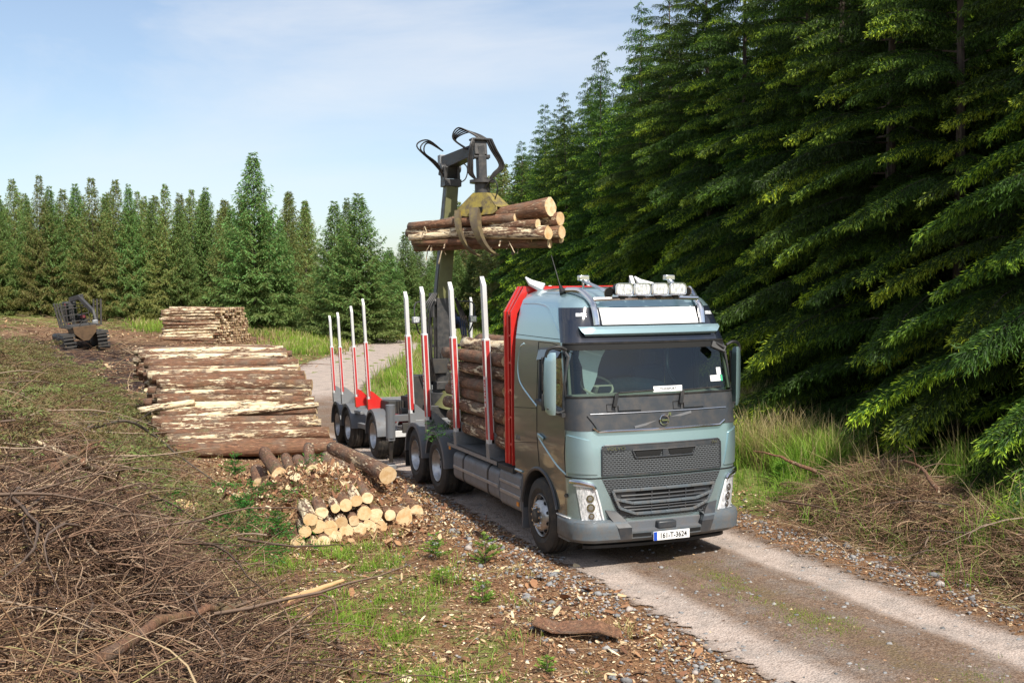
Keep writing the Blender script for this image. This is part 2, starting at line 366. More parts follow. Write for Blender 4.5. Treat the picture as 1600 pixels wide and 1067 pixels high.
def m_road():
    k = N('gravel_road'); p = k.pos(); rut = k.att('rut'); mid = k.att('mid'); edge = k.att('edge')
    n1 = k.noise(p, 1.6, 6, .7); n2 = k.noise(p, 22, 5, .75); v = k.n('ShaderNodeTexVoronoi', {'Vector': p, 'Scale': 38.0}); vo = k.n('ShaderNodeSeparateColor', {0: v.outputs['Color']}).outputs[0]
    gr = k.ramp(vo, [(0, (.15, .14, .13)), (.5, (.24, .215, .195)), (1, (.36, .32, .29))])
    dust = k.ramp(n2, [(.3, (.38, .30, .25)), (.7, (.62, .51, .44))])
    rough = k.ramp(n2, [(.3, (.075, .046, .03)), (.5, (.18, .11, .07)), (.68, (.33, .23, .155)), (.8, (.5, .42, .35))])
    c = k.mix(k.fr(k.math('ADD', rut, k.math('MULTIPLY', k.math('SUBTRACT', n1, .5), .6)), .25, .75), rough, dust)
    c = k.mix(k.math('MULTIPLY', k.fr(n1, .45, .7), .7), c, gr)
    n5 = k.noise(p, 4.5, 6, .8); c = k.mix(k.math('MULTIPLY', k.fr(n5, .52, .72), .6), c, (.12, .078, .055)); n6 = k.noise(p, 60, 3, .8); c = k.mix(k.math('MULTIPLY', k.fr(n6, .5, .75), .5), c, (.55, .48, .42)); c = k.mix(k.math('MULTIPLY', k.fr(n6, .5, .3), .5), c, (.07, .055, .045))
    gc = k.ramp(k.noise(p, 34, 6, .75), [(.32, (.055, .05, .025)), (.48, (.16, .11, .06)), (.62, (.26, .19, .12)), (.75, (.5, .42, .33))])
    c = k.mix(k.fr(k.math('ADD', mid, k.math('MULTIPLY', k.math('SUBTRACT', k.math('ADD', n1, n2), 1.0), 2.6)), .5, .9), c, gc)
    k.bsdf(Base_Color=c, Roughness=.95, Specular_IOR_Level=.2)
    k.bump(k.math('ADD', k.math('MULTIPLY', v.outputs['Distance'], -.8), n2), .7, .025)
    # crumbled edge: the sheet gives way to the soil in patches
    a = k.fr(k.math('ADD', edge, k.math('MULTIPLY', k.math('SUBTRACT', k.noise(p, 5.0, 8, .75), .5), 2.4)), .38, .52)
    k.bsdf(Alpha=a); return k.m
M['road'] = m_road()

# ------------------------------------------------------------------ ground and road
def axis(a, b, st, far):
    c = np.arange(a, b+1e-6, st); out = []; s = st; v = b
    while v < far: s *= 1.09; v += s; out.append(v)
    o2 = []; s = st; v = a
    while v > -far: s *= 1.09; v -= s; o2.append(v)
    return np.concatenate([o2[::-1], c, out])
gx = axis(-13, 10, .09, 1600); gy = axis(-12, 22, .12, 1600)
X, Y = np.meshgrid(gx, gy); H = gh(X, Y)
nx = len(gx); ny = len(gy); ii = (np.arange(ny-1)[:, None]*nx+np.arange(nx-1)[None, :]).ravel()
Q = np.stack([ii, ii+1, ii+nx+1, ii+nx], 1)
lat = X-roadx(Y); dd = (X-CAM[0])*HD[0]+(Y-CAM[1])*HD[1]; LL = (X-CAM[0])*HR[0]+(Y-CAM[1])*HR[1]
g_right = sm(2.3, 3.6, lat)
g_back = sm(17, 22, Y)*np.maximum(sm(-8.5, -6.8, X-roadx(Y)), sm(70, 76, Y))
g_mid = .5*sm(-4.9, -4.2, X)*(1-sm(-3.3, -2.5, X))*(1-sm(1.5, 4, Y))
g_l = .12*(1-sm(-5.5, -4.5, X))*(1-sm(24, 40, dd))+.45*sm(70, 95, dd)
veg = np.clip(np.maximum.reduce([g_right, g_back, g_mid, g_l]), 0, 1)
veg = np.where((X > -1.9) & (X < 2.5) & (Y < 14), .12, veg)
# churned peat round the forwarder and its track down to the brash
fx, fy = spot(135, 60)
mud = np.exp(-(((X-fx-1)/6)**2+((Y-fy+6)/9)**2))+.75*sm(18, 26, dd)*(1-sm(58, 74, dd))*sm(-2, 6, -LL-11)
lit = np.clip(sm(-5.4, -4.6, X)*(1-sm(10, 13, Y)), 0, 1)
me = quadmesh('ground', np.stack([X, Y, H], -1).reshape(-1, 3), Q, {'veg': veg.ravel(), 'mud': np.clip(mud, 0, 1).ravel(), 'lit': lit.ravel()*.8, 'far': dd.ravel()}, smooth=True)
tag(meshobj('ground', me, [M['ground']]), kind='structure')
ry = np.concatenate([np.arange(-13, 24, .12), np.arange(24, 90, .4)]); ru = np.linspace(-1.25, 1.25, 60)
RY, RU = np.meshgrid(ry, ru, indexing='ij'); RX = roadx(RY)+roadoff(RY)+RU*roadw(RY); l = RX-roadx(RY)
pts = np.stack([RX, RY, gh(RX, RY)+.02], -1).reshape(-1, 3)
rut = np.maximum(np.exp(-((l+.85)/.36)**2), np.exp(-((l-1.5)/.36)**2)); rut = np.maximum(rut, sm(22, 32, RY)*(1-sm(.8, 1.05, np.abs(RU))))
mid = np.exp(-((l-.3)/.36)**2)*(1-sm(16, 26, RY))*.85
edge = 1-sm(.62, 1.16, np.abs(RU))
n2 = len(ru); ii = (np.arange(len(ry)-1)[:, None]*n2+np.arange(n2-1)[None, :]).ravel()
me = quadmesh('road', pts, np.stack([ii, ii+1, ii+n2+1, ii+n2], 1), {'rut': rut.ravel(), 'mid': mid.ravel(), 'edge': edge.ravel()}, smooth=True)
tag(meshobj('road', me, [M['road']]), kind='structure')

# ------------------------------------------------------------------ spruce trees
def kites(P, D, L, W, T, rs, up=.75):
    """small pointed leaf shapes: base points, directions, lengths, widths, tint"""
    n = len(P); D = D/np.linalg.norm(D, axis=1, keepdims=True)
    nr = rs.normal(size=(n, 3))*(1-up); nr[:, 2] += up; S = np.cross(D, nr); S /= np.linalg.norm(S, axis=1, keepdims=True)+1e-9
    L = np.asarray(L)[:, None]; W = np.asarray(W)[:, None]
    V = np.stack([P, P+D*L*.45+S*W*.5, P+D*L, P+D*L*.45-S*W*.5], 1).reshape(-1, 3)
    return V, np.repeat(T, 4)
def added_sheet(B, az, t, ls, n, L, fr, PV, TT, rs, kl, kw, hang, step):
    """side shoots that leave the limb sideways and carry hanging branchlets with fresh tips"""
    fresh = np.clip(rs.normal(.75, .3), .1, 1.1)*(1-.35*fr)
    for sd in (-1, 1):
        m = max(2, int(ls.max()/(step*1.6))); kk = (np.arange(m)+.5)/m
        a2 = sd*(1.0+rs.normal(size=n)*.12)-sd*.35*t
        D = np.stack([np.cos(az+a2), np.sin(az+a2), np.full(n, -.12)+rs.normal(size=n)*.07], 1); lj = ls*rs.uniform(.7, 1.15, n)
        P = B[:, None, :]+D[:, None, :]*(lj[:, None]*kk)[:, :, None]; P[:, :, 2] -= lj[:, None]*kk**2*hang*.35
        P = P.reshape(-1, 3); N = len(P); out = np.repeat(t, m); Kk = np.tile(kk, n)
        d0 = np.repeat(D, m, 0)
        # needles on the shoot itself
        V, T = kites(P-d0*step, d0+rs.normal(size=(N, 3))*.12, np.full(N, step*2.4), np.full(N, kw*1.15), np.clip(.1+.25*Kk+rs.normal(size=N)*.08, 0, 1), rs, .7); PV.append(V); TT.append(T)
        hl = kl*(1.1+1.3*rs.rand(N))*(.6+.6*(L/3))*(1-.4*fr); hd = d0*(.38+.3*rs.rand(N))[:, None]; hd[:, 2] = -hang*rs.uniform(.65, 1.1, N); hd += rs.normal(size=(N, 3))*.22
        hd /= np.linalg.norm(hd, axis=1, keepdims=True)
        for a, b, w_, tp, sp_ in ((0, .62, 1.1, .12, 0), (.38, .95, 1.2, .38, .15), (.72, 1.12, .95, .95, .32), (.84, 1.2, .9, 1.0, .38)):
            Q_ = P+hd*(hl*a)[:, None]; dd_ = hd+rs.normal(size=(N, 3))*sp_
            if tp > .9: dd_[:, 2] += .15
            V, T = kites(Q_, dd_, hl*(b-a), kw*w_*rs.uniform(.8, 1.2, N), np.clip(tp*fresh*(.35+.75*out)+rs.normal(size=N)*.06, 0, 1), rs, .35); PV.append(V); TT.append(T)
def spruce(name, seed, Ht=13., R=2.9, base=.6, gap=.34, per=5, shoot=.09, step=.07, kl=.12, kw=.045, hang=.55, low=-.15, limbs=True, mat='needle', sparse=1.0, botolive=0, tipc=0):
    rs = RS(seed); PV = []; TT = []; mb = MB(); h = base
    tr = [(.02*math.sin(z*.7+seed), .02*math.cos(z*.9), z) for z in np.linspace(-.4, Ht*.985, 9)]
    mb.tube(tr, [.012*Ht*(1-i/8.2)**1.1+.003 for i in range(9)], 8)
    tv = []; tf = []
    az0 = rs.rand()*6
    while h < Ht*.985:
        fr = h/Ht; k = per if fr < .93 else 4
        for j in range(k):
            if rs.rand() > sparse: continue
            az = az0+j*2*PI/k+rs.normal()*.25; hh = h+rs.uniform(-.5, .5)*gap*(.6 if tipc else 1)
            L = R*(1-fr)**(.88 if tipc else 1.0)*rs.uniform(.68, 1.18)*(1-.25*max(0, (.12-fr)/.12))+.1
            s0 = low+(.75)*max(0, fr-.25)/.75+rs.normal()*.07; dr = .22*(1-fr)
            n = max(3, int(L/shoot)); t = (np.arange(n)+.5)/n*.88+.12
            z = hh+L*(s0*t-dr*t**2+.22*t**3*(1+fr)); r = L*t
            if tipc: z = hh+L*((.16+.55*max(0, fr-.3))*t-(.46-.15*fr)*t**2+rs.normal()*.06*t)
            ca, sa = math.cos(az), math.sin(az)
            B = np.stack([r*ca, r*sa, z], 1)
            if limbs and L > .35:
                q = [0, n//3, 2*n//3, n-1]; pp = [Vector((0, 0, hh))]+[Vector(B[i]) for i in q[1:]]
                rr = .008+.006*L; mb.tube(pp, [rr, rr*.7, rr*.45, .003], 3, cap=False)
            ls = (.10+L*(.21 if tipc else .27)*np.clip(1.05-t, .05, 1)**.6*np.clip(t*2.2, .3, 1))
            m = max(2, int(ls.max()/step)); kk = (np.arange(m)+.6)/m
            if tipc: added_sheet(B, az, t, ls, n, L, fr, PV, TT, rs, kl, kw, hang, step)
            for sd in (() if tipc else (-1, 1)):
                a2 = sd*(.95+rs.normal(size=n)*.25)
                dn = -hang*(.6+.8*rs.rand(n))*(1-.55*fr)
                D = np.stack([np.cos(az+a2), np.sin(az+a2), dn], 1)
                lsj = ls*rs.uniform(.55, 1.25, n)
                P = B[:, None, :]+D[:, None, :]*(lsj[:, None]*kk[None, :])[:, :, None]
                P[:, :, 2] -= (lsj[:, None]*kk[None, :]**2)*hang*.45
                fr2 = kk[None, :]*np.ones((n, 1)); out = t[:, None]*np.ones((1, m))
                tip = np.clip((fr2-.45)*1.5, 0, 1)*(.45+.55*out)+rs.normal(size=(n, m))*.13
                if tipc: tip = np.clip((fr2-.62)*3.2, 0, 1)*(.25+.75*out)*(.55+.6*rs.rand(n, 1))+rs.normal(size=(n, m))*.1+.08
                P = P.reshape(-1, 3); tip = tip.ravel(); sd2 = rs.choice([-1, 1], size=len(P))
                Dk = np.repeat(D, m, 0)*.8+rs.normal(size=(len(P), 3))*.32; Dk[:, 2] -= hang*.35
                sc = rs.uniform(.7, 1.3, len(P))
                V, T = kites(P, Dk, kl*sc, kw*sc, np.clip(tip, 0, 1), rs, .5); PV.append(V); TT.append(T)
            # along the main axis and at its end
            V, T = kites(B, np.stack([np.full(n, ca), np.full(n, sa), np.full(n, .1)], 1)+rs.normal(size=(n, 3))*.4, np.full(n, kl), np.full(n, kw), np.clip(t*.8, 0, 1), rs); PV.append(V); TT.append(T)
        h += gap*(1-.55*fr)*rs.uniform(.8, 1.2)
    V = np.concatenate(PV); T = np.concatenate(TT)
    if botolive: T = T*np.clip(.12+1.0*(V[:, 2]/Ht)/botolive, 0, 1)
    # leader
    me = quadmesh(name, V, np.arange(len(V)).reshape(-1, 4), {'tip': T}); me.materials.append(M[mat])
    to = mb.build('trunk', M['trunk']); tm = to.data; bpy.data.objects.remove(to)
    return me, tm, Ht
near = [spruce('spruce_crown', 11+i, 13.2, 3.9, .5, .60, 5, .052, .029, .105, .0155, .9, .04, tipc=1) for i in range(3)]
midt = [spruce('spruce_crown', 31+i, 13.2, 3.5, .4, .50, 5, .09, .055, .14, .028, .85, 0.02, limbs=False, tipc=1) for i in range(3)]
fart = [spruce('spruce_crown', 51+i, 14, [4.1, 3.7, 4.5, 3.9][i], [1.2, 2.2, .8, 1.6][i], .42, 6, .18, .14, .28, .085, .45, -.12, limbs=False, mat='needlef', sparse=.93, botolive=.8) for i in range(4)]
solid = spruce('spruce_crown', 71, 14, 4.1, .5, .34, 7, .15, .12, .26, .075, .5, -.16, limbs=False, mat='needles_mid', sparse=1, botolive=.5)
print('quads', [len(a[0].polygons) for a in near+midt+fart])
def tree(kind, x, y, Hs, rs_=1.0, rot=None, label='', group=''):
    cm, tm, h0 = kind; s = Hs/h0
    e = empty('spruce_tree', (x, y, ghf(x, y)-.05), (rnd.uniform(-.02, .02), rnd.uniform(-.02, .02), rnd.uniform(0, 6.28) if rot is None else rot), label, 'tree', group)
    e.scale = (s*rs_, s*rs_, s)
    for n, m in (('crown', cm), ('trunk', tm)):
        o = bpy.data.objects.new(n, m); COL.objects.link(o); o.parent = e
    return e
ORD = 'first second third fourth fifth sixth seventh eighth ninth tenth eleventh twelfth thirteenth fourteenth fifteenth sixteenth seventeenth eighteenth nineteenth twentieth'.split()
def ordw(i):
    if i < 20: return ORD[i]
    t, u = divmod(i+1, 10); T = {2: 'twent', 3: 'thirt', 4: 'fort', 5: 'fift', 6: 'sixt', 7: 'sevent', 8: 'eight'}[t]
    return T+'ieth' if u == 0 else T+'y-'+ORD[u-1]
s = -8.; i = 0; GR = 'tall spruces of the dark wall right of the road'
while s < 165:
    px, py = 7+.225*s, 8+.974*s
    if not (42 < s < 60 and False):
        k = near[i % 3] if s < 21 else (midt[i % 3] if s < 70 else fart[i % 4])
        jx = 3.1+rnd.uniform(-.6, .6)
        if s > 44: jx += 2.2
        tree(k, px+.974*jx, py-.225*jx, rnd.uniform(13.6, 16.2)*(1+.05*sm(10, 30, s)), rnd.uniform(.86, 1.04), None, f'{ordw(i)} spruce of the right forest edge counted from the camera', GR)
        i += 1
    s += rnd.uniform(2.1, 2.7) if s < 70 else rnd.uniform(3, 4)
for row, smax, off in ((1, 90, 5.4), (2, 50, 7.8), (3, 30, 10.4)):
    s = -9.+row
    while s < smax:
        px, py = 7+.225*s, 8+.974*s; jx = off+rnd.uniform(-.6, .6)+(2.2 if s > 44 else 0)
        tree((near if row == 1 and s < 12 else midt)[i % 3], px+.974*jx, py-.225*jx, rnd.uniform(14, 16.6), .95, None, 'dark spruce standing deep inside the right-hand forest, behind its front row', 'spruces deep inside the right-hand forest')
        i += 1; s += rnd.uniform(2.5, 3.4)
# left forest, tips read along the skyline
def H_of(px, py_tip, d):
    x, y = spot(px, d); dep = d
    return 3.55+dep*(461-py_tip)/FPX-ghf(x, y)
front = [(-62, 262), (-38, 290), (-12, 275), (6, 296), (30, 270), (47, 300), (65, 265), (84, 282), (101, 286), (128, 279), (151, 270), (168, 296), (184, 273), (205, 281), (221, 292), (240, 303), (262, 281), (284, 312), (303, 290), (325, 287), (349, 322), (368, 316), (400, 234), (441, 334), (458, 345)]
for j, (px, pt) in enumerate(front):
    d = 93+rnd.uniform(-2, 5) if pt > 240 else 89
    x, y = spot(px, d); Hh = H_of(px, pt, d)
    tree(solid if pt < 240 or j % 2 == 1 else fart[j % 4], x, y, Hh, (rnd.uniform(.68, .86) if pt > 240 else 1.05), None,
         'tallest spruce of the left-hand forest, its tip standing well above its neighbours' if pt < 240 else f'{ordw(j)} spruce from the left along the front of the far left forest', 'spruces along the front of the left forest')
for row in range(3):
    px = -80+row*9
    while px < 492:
        d = 100+row*6+rnd.uniform(-2, 2); x, y = spot(px, d)
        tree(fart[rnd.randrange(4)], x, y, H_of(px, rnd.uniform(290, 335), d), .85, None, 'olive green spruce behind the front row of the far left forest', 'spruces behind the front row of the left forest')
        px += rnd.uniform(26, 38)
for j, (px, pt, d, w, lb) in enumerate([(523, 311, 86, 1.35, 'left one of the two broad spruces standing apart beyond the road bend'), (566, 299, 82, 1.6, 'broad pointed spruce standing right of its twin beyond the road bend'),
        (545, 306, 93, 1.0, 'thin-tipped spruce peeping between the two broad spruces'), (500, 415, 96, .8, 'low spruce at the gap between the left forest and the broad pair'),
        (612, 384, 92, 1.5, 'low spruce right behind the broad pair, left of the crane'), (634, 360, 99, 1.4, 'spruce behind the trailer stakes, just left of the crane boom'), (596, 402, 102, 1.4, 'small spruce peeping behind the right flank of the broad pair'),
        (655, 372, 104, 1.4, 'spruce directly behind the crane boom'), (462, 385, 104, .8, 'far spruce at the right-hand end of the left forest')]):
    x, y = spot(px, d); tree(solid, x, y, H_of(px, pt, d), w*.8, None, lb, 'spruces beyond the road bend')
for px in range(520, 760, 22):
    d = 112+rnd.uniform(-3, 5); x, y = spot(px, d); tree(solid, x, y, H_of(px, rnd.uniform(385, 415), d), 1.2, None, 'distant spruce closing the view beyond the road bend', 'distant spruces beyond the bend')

# ------------------------------------------------------------------ small stuff on the ground
def scatter(n, f, box, seed):
    rs = RS(seed); x = rs.uniform(box[0], box[1], n); y = rs.uniform(box[2], box[3], n); k = rs.rand(n) < np.clip(f(x, y), 0, 1); return x[k], y[k], rs
def blades(name, x, y, rs, hmin, hmax, w, mat, lean=.35, clump=0, label=None, z0=None):
    n = len(x); h = rs.uniform(hmin, hmax, n); a = rs.uniform(0, 2*PI, n); le = rs.normal(size=n)*lean
    z = gh(x, y)-.01 if z0 is None else z0
    dx, dy = np.cos(a), np.sin(a); b = rs.uniform(0, 2*PI, n); wx, wy = np.cos(b)*w/2, np.sin(b)*w/2
    def row(f, wf): 
        lx = x+dx*h*le*f**1.8; ly = y+dy*h*le*f**1.8; lz = z+h*f*(1-.15*np.abs(le)*f)
        return np.stack([lx-wx*wf, ly-wy*wf, lz], 1), np.stack([lx+wx*wf, ly+wy*wf, lz], 1)
    r = [row(0, 1), row(.5, .85), row(.82, .5), row(1, .08)]
    V = np.stack([p for q in r for p in q], 1).reshape(-1, 3); b0 = np.arange(n)*8
    Q = np.concatenate([np.stack([b0+2*i, b0+2*i+1, b0+2*i+3, b0+2*i+2], 1) for i in range(3)])
    base = rs.rand(n); T = np.clip(np.stack([base*.4+f for f in (0, 0, .2, .2, .45, .45, .6, .6)], 1), 0, 1).ravel()
    return tag(meshobj(name, quadmesh(name, V, Q, {'tip': T}), [M[mat]]), kind='stuff', label=label)
def clumped(n, f, box, seed, k, r):
    x, y, rs = scatter(n, f, box, seed); x = np.repeat(x, k)+rs.normal(size=len(x)*k)*r; y = np.repeat(y, k)+rs.normal(size=len(y)*k)*r; return x, y, rs
def lat_(x, y): return x-roadx(y)
# verge on the right of the road
f = lambda x, y: sm(2.7, 3.6, lat_(x, y))*(1-sm(6.8, 8.5, lat_(x, y)-.225*(y-8)))*(.25+.75*sm(.42, .6, fbm(x, y, .9, 8)))
x, y, rs = clumped(1700, f, (2.2, 12, -6, 24), 1, 26, .13); blades('grass', x, y, rs, .14, .5, .011, 'grass', .5)
f2 = lambda x, y: sm(3.6, 4.4, lat_(x, y))*(1-sm(7.4, 8.4, lat_(x, y)-.225*(y-8)))*sm(.46, .58, fbm(x, y, .7, 12))
x, y, rs = clumped(2300, f2, (3.6, 12, -5, 20), 2, 70, .16); blades('tall_grass', x, y, rs, .35, .85, .011, 'grass', .55)
x, y, rs = clumped(1500, f2, (3.6, 12, -5, 20), 22, 50, .15); blades('straw_grass', x, y, rs, .45, 1.15, .010, 'straw', .6)
# meadow behind the trailer and beyond the bend
f = lambda x, y: np.maximum(sm(2.4, 3.4, lat_(x, y))*(1-sm(6.5, 9, lat_(x, y)-.16*(y-20))), 0)*(.35+.65*fbm(x, y, .5, 4))
x, y, rs = clumped(3000, f, (1, 20, 20, 56), 3, 18, .3); blades('meadow_grass', x, y, rs, .2, .6, .03, 'grass', .45)
x, y, rs = clumped(1200, f, (1, 20, 20, 56), 4, 14, .25); blades('meadow_straw', x, y, rs, .25, .7, .028, 'straw', .5)
f = lambda x, y: np.maximum((1-sm(-3.6, -2.6, lat_(x, y)))*np.maximum(sm(-8, -7, lat_(x, y)), .8*sm(70, 74, y)), sm(2.6, 3.6, lat_(x, y)))*(.3+.7*fbm(x, y, .3, 6))
x, y, rs = clumped(3200, f, (-4, 26, 52, 92), 5, 14, .5); blades('meadow_grass', x, y, rs, .25, .75, .06, 'grass', .4)
x, y, rs = clumped(1500, f, (-4, 26, 52, 92), 6, 12, .5); blades('meadow_straw', x, y, rs, .3, .8, .055, 'straw', .45)
# grass on the left foreground, between brash and road
f = lambda x, y: (sm(-5.6, -4.8, x)*(1-sm(-4.0, -2.3, x))*(1-sm(2.5, 4.5, y)))*sm(.4, .62, fbm(x, y, 1.3, 15))
x, y, rs = clumped(2200, f, (-6.2, -2, -8, 5), 7, 26, .1); blades('short_grass', x, y, rs, .04, .17, .009, 'grass', .7)
f = lambda x, y: (1-sm(-2.0, -1.4, x))*sm(-6.5, -4.5, x)*.9*sm(.42, .7, fbm(x, y, 1.7, 19))
x, y, rs = clumped(700, f, (-6, -1.6, -6, 12), 8, 14, .09); blades('sparse_grass', x, y, rs, .03, .13, .008, 'straw', .8)
f = lambda x, y: np.exp(-((lat_(x, y)-.3)/.35)**2)*sm(.4, .6, fbm(x, y, 1.5, 22))
x, y, rs = clumped(3000, f, (-.6, 1.2, -7, 0), 9, 12, .06); blades('track_grass', x, y, rs, .015, .07, .007, 'grass', .8)
f = lambda x, y: (1-sm(-6, -5, x))*sm(.45, .6, fbm(x, y, .8, 25))
x, y, rs = clumped(600, f, (-13, -4.6, -8, 30), 10, 12, .12); blades('brash_grass', x, y, rs, .1, .35, .012, 'straw', .7)

def flakes(name, x, y, rs, smin, smax, mat, el=2.2, lift=.012, tilt=.35):
    n = len(x); L = rs.uniform(smin, smax, n)*rs.uniform(.5, 1.3, n); W = L/rs.uniform(1.2, el*1.6, n); a = rs.uniform(0, 2*PI, n)
    z = gh(x, y)+lift; D = np.stack([np.cos(a), np.sin(a), rs.normal(size=n)*tilt*.6], 1); S = np.stack([-np.sin(a), np.cos(a), rs.normal(size=n)*tilt], 1)
    P = np.stack([x, y, z+np.abs(D[:, 2])*L*.35], 1); j = lambda: rs.uniform(.6, 1.15, n)[:, None]; up = np.array([0, 0, 1.0]); c = (L*.12)[:, None]
    L = L[:, None]/2; W = W[:, None]/2
    V = np.stack([P-D*L*j(), P-D*L*.4-S*W*j(), P+D*L*.5-S*W*j(), P+D*L*j(), P+D*L*.4+S*W*j(), P-D*L*.5+S*W*j()], 1)
    V[:, 1:3] += up*c[:, None]*rs.uniform(-1, 1, (n, 1, 1)); V = V.reshape(-1, 3); b = np.arange(n)*6
    Q = np.concatenate([np.stack([b, b+1, b+4, b+5], 1), np.stack([b+1, b+2, b+3, b+4], 1)])
    return tag(meshobj(name, quadmesh(name, V, Q, {'rnd': np.repeat(rs.rand(n), 6)}), [M[mat]]), kind='stuff')
f = lambda x, y: sm(-5.8, -4.6, x)*(1-sm(-1.7, -.9, x))*(.25+.75*sm(.35, .6, fbm(x, y, 1.1, 31)))
x, y, rs = scatter(120000, f, (-6.2, -.8, -8, 12), 11); flakes('bark_chips', x, y, rs, .012, .06, 'litter')
x, y, rs = scatter(4500, f, (-6.2, -.8, -8, 12), 12); flakes('bark_slabs', x, y, rs, .04, .17, 'litter', 5, .02, .5)
f = lambda x, y: np.exp(-(((x+3.2)/1.6)**2+((y-6.3)/2.8)**2))
x, y, rs = scatter(22000, f, (-6, -1.4, 2.5, 11), 13); flakes('bark_chips', x, y, rs, .025, .11, 'litter', 3, .04, .9)
f = lambda x, y: .10+.5*np.exp(-((lat_(x, y)-.3)/.4)**2)+.8*np.exp(-((lat_(x, y)+1.5)/.35)**2)+.6*np.exp(-((lat_(x, y)-2.3)/.3)**2)
x, y, rs = scatter(26000, f, (-3, 3.5, -8, 6), 14); flakes('road_chips', x, y, rs, .012, .055, 'litter')
f = lambda x, y: sm(1.9, 2.3, lat_(x, y))*(1-sm(3.4, 4.2, lat_(x, y)))
x, y, rs = scatter(16000, f, (1.5, 4.5, -8, 8), 114); flakes('verge_litter', x, y, rs, .012, .07, 'litter')
f = lambda x, y: (1-sm(-5.5, -4.8, x))*(1-.7*sm(.45, .6, fbm(x, y, .7, 33)))
x, y, rs = scatter(15000, f, (-13, -4.5, -8, 45), 15); flakes('bark_slabs', x, y, rs, .03, .12, 'litter', 3, .03, .7)
def far_l(x, y): return sm(20, 30, (x-CAM[0])*HD[0]+(y-CAM[1])*HD[1])*sm(9, 13, -((x-CAM[0])*HR[0]+(y-CAM[1])*HR[1]))
x, y, rs = scatter(26000, lambda x, y: far_l(x, y)*(.08+.92*sm(.5, .62, fbm(x, y, .35, 35)))*(1-.85*np.exp(-(((x-fx-1)/6)**2+((y-fy+5)/8)**2))), (-22, 12, 12, 84), 16); flakes('clearfell_debris', x, y, rs, .06, .24, 'litter', 3, .05, .6)
t = (1+5**.5)/2
ICO = np.array([(-1, t, 0), (1, t, 0), (-1, -t, 0), (1, -t, 0), (0, -1, t), (0, 1, t), (0, -1, -t), (0, 1, -t), (t, 0, -1), (t, 0, 1), (-t, 0, -1), (-t, 0, 1)])/1.9
ICF = np.array([(0, 11, 5), (0, 5, 1), (0, 1, 7), (0, 7, 10), (0, 10, 11), (1, 5, 9), (5, 11, 4), (11, 10, 2), (10, 7, 6), (7, 1, 8), (3, 9, 4), (3, 4, 2), (3, 2, 6), (3, 6, 8), (3, 8, 9), (4, 9, 5), (2, 4, 11), (6, 2, 10), (8, 6, 7), (9, 8, 1)])
def stones(name, x, y, rs, smin, smax, pw=3):
    n = len(x); s = smin+(smax-smin)*rs.rand(n)**pw; a = rs.uniform(0, 2*PI, n); V = ICO[None]*rs.uniform(.55, 1.3, (n, 12, 1))*np.stack([s, s*rs.uniform(.6, .9, n), s*rs.uniform(.35, .7, n)], 1)[:, None, :]
    c, d = np.cos(a)[:, None], np.sin(a)[:, None]; V = np.stack([V[..., 0]*c-V[..., 1]*d, V[..., 0]*d+V[..., 1]*c, V[..., 2]], -1)+np.stack([x, y, gh(x, y)+s*.15+.012], 1)[:, None, :]
    F = (np.arange(n)[:, None, None]*12+ICF[None]).reshape(-1, 3)
    return tag(meshobj(name, quadmesh(name, V.reshape(-1, 3), F, {'rnd': np.repeat(rs.rand(n), 12)}), [M['stone']]), kind='stuff')
f = lambda x, y: np.clip(.13+.8*np.exp(-((lat_(x, y)+1.55)/.35)**2)*sm(.35, .6, fbm(x, y, .8, 41))+.9*np.exp(-((lat_(x, y)-2.45)/.3)**2), 0, 1)
x, y, rs = scatter(80000, f, (-2.8, 3.3, -8, 16), 17); stones('gravel', x, y, rs, .005, .04, 5)
f = lambda x, y: np.maximum.reduce([np.exp(-(((x-a)/w)**2+((y-b)/h)**2)) for a, b, w, h in ((-2.05, -2.3, .45, .7), (-2.1, 2.6, .35, 1.1), (-1.75, -3.6, .35, .5), (-1.6, -1, .25, 1.5), (2.75, .6, .3, 1.6), (2.7, -2.6, .3, 1.4), (-2.35, -.7, .3, .5))])
x, y, rs = scatter(2300, f, (-3.2, 3.6, -6, 6), 18); stones('rubble', x, y, rs, .015, .085, 2.4)
f = lambda x, y: (1-sm(-2.4, -1.6, x))*.5
x, y, rs = scatter(1500, f, (-5, -1.8, -7, 9), 19); stones('gravel', x, y, rs, .01, .035, 3)

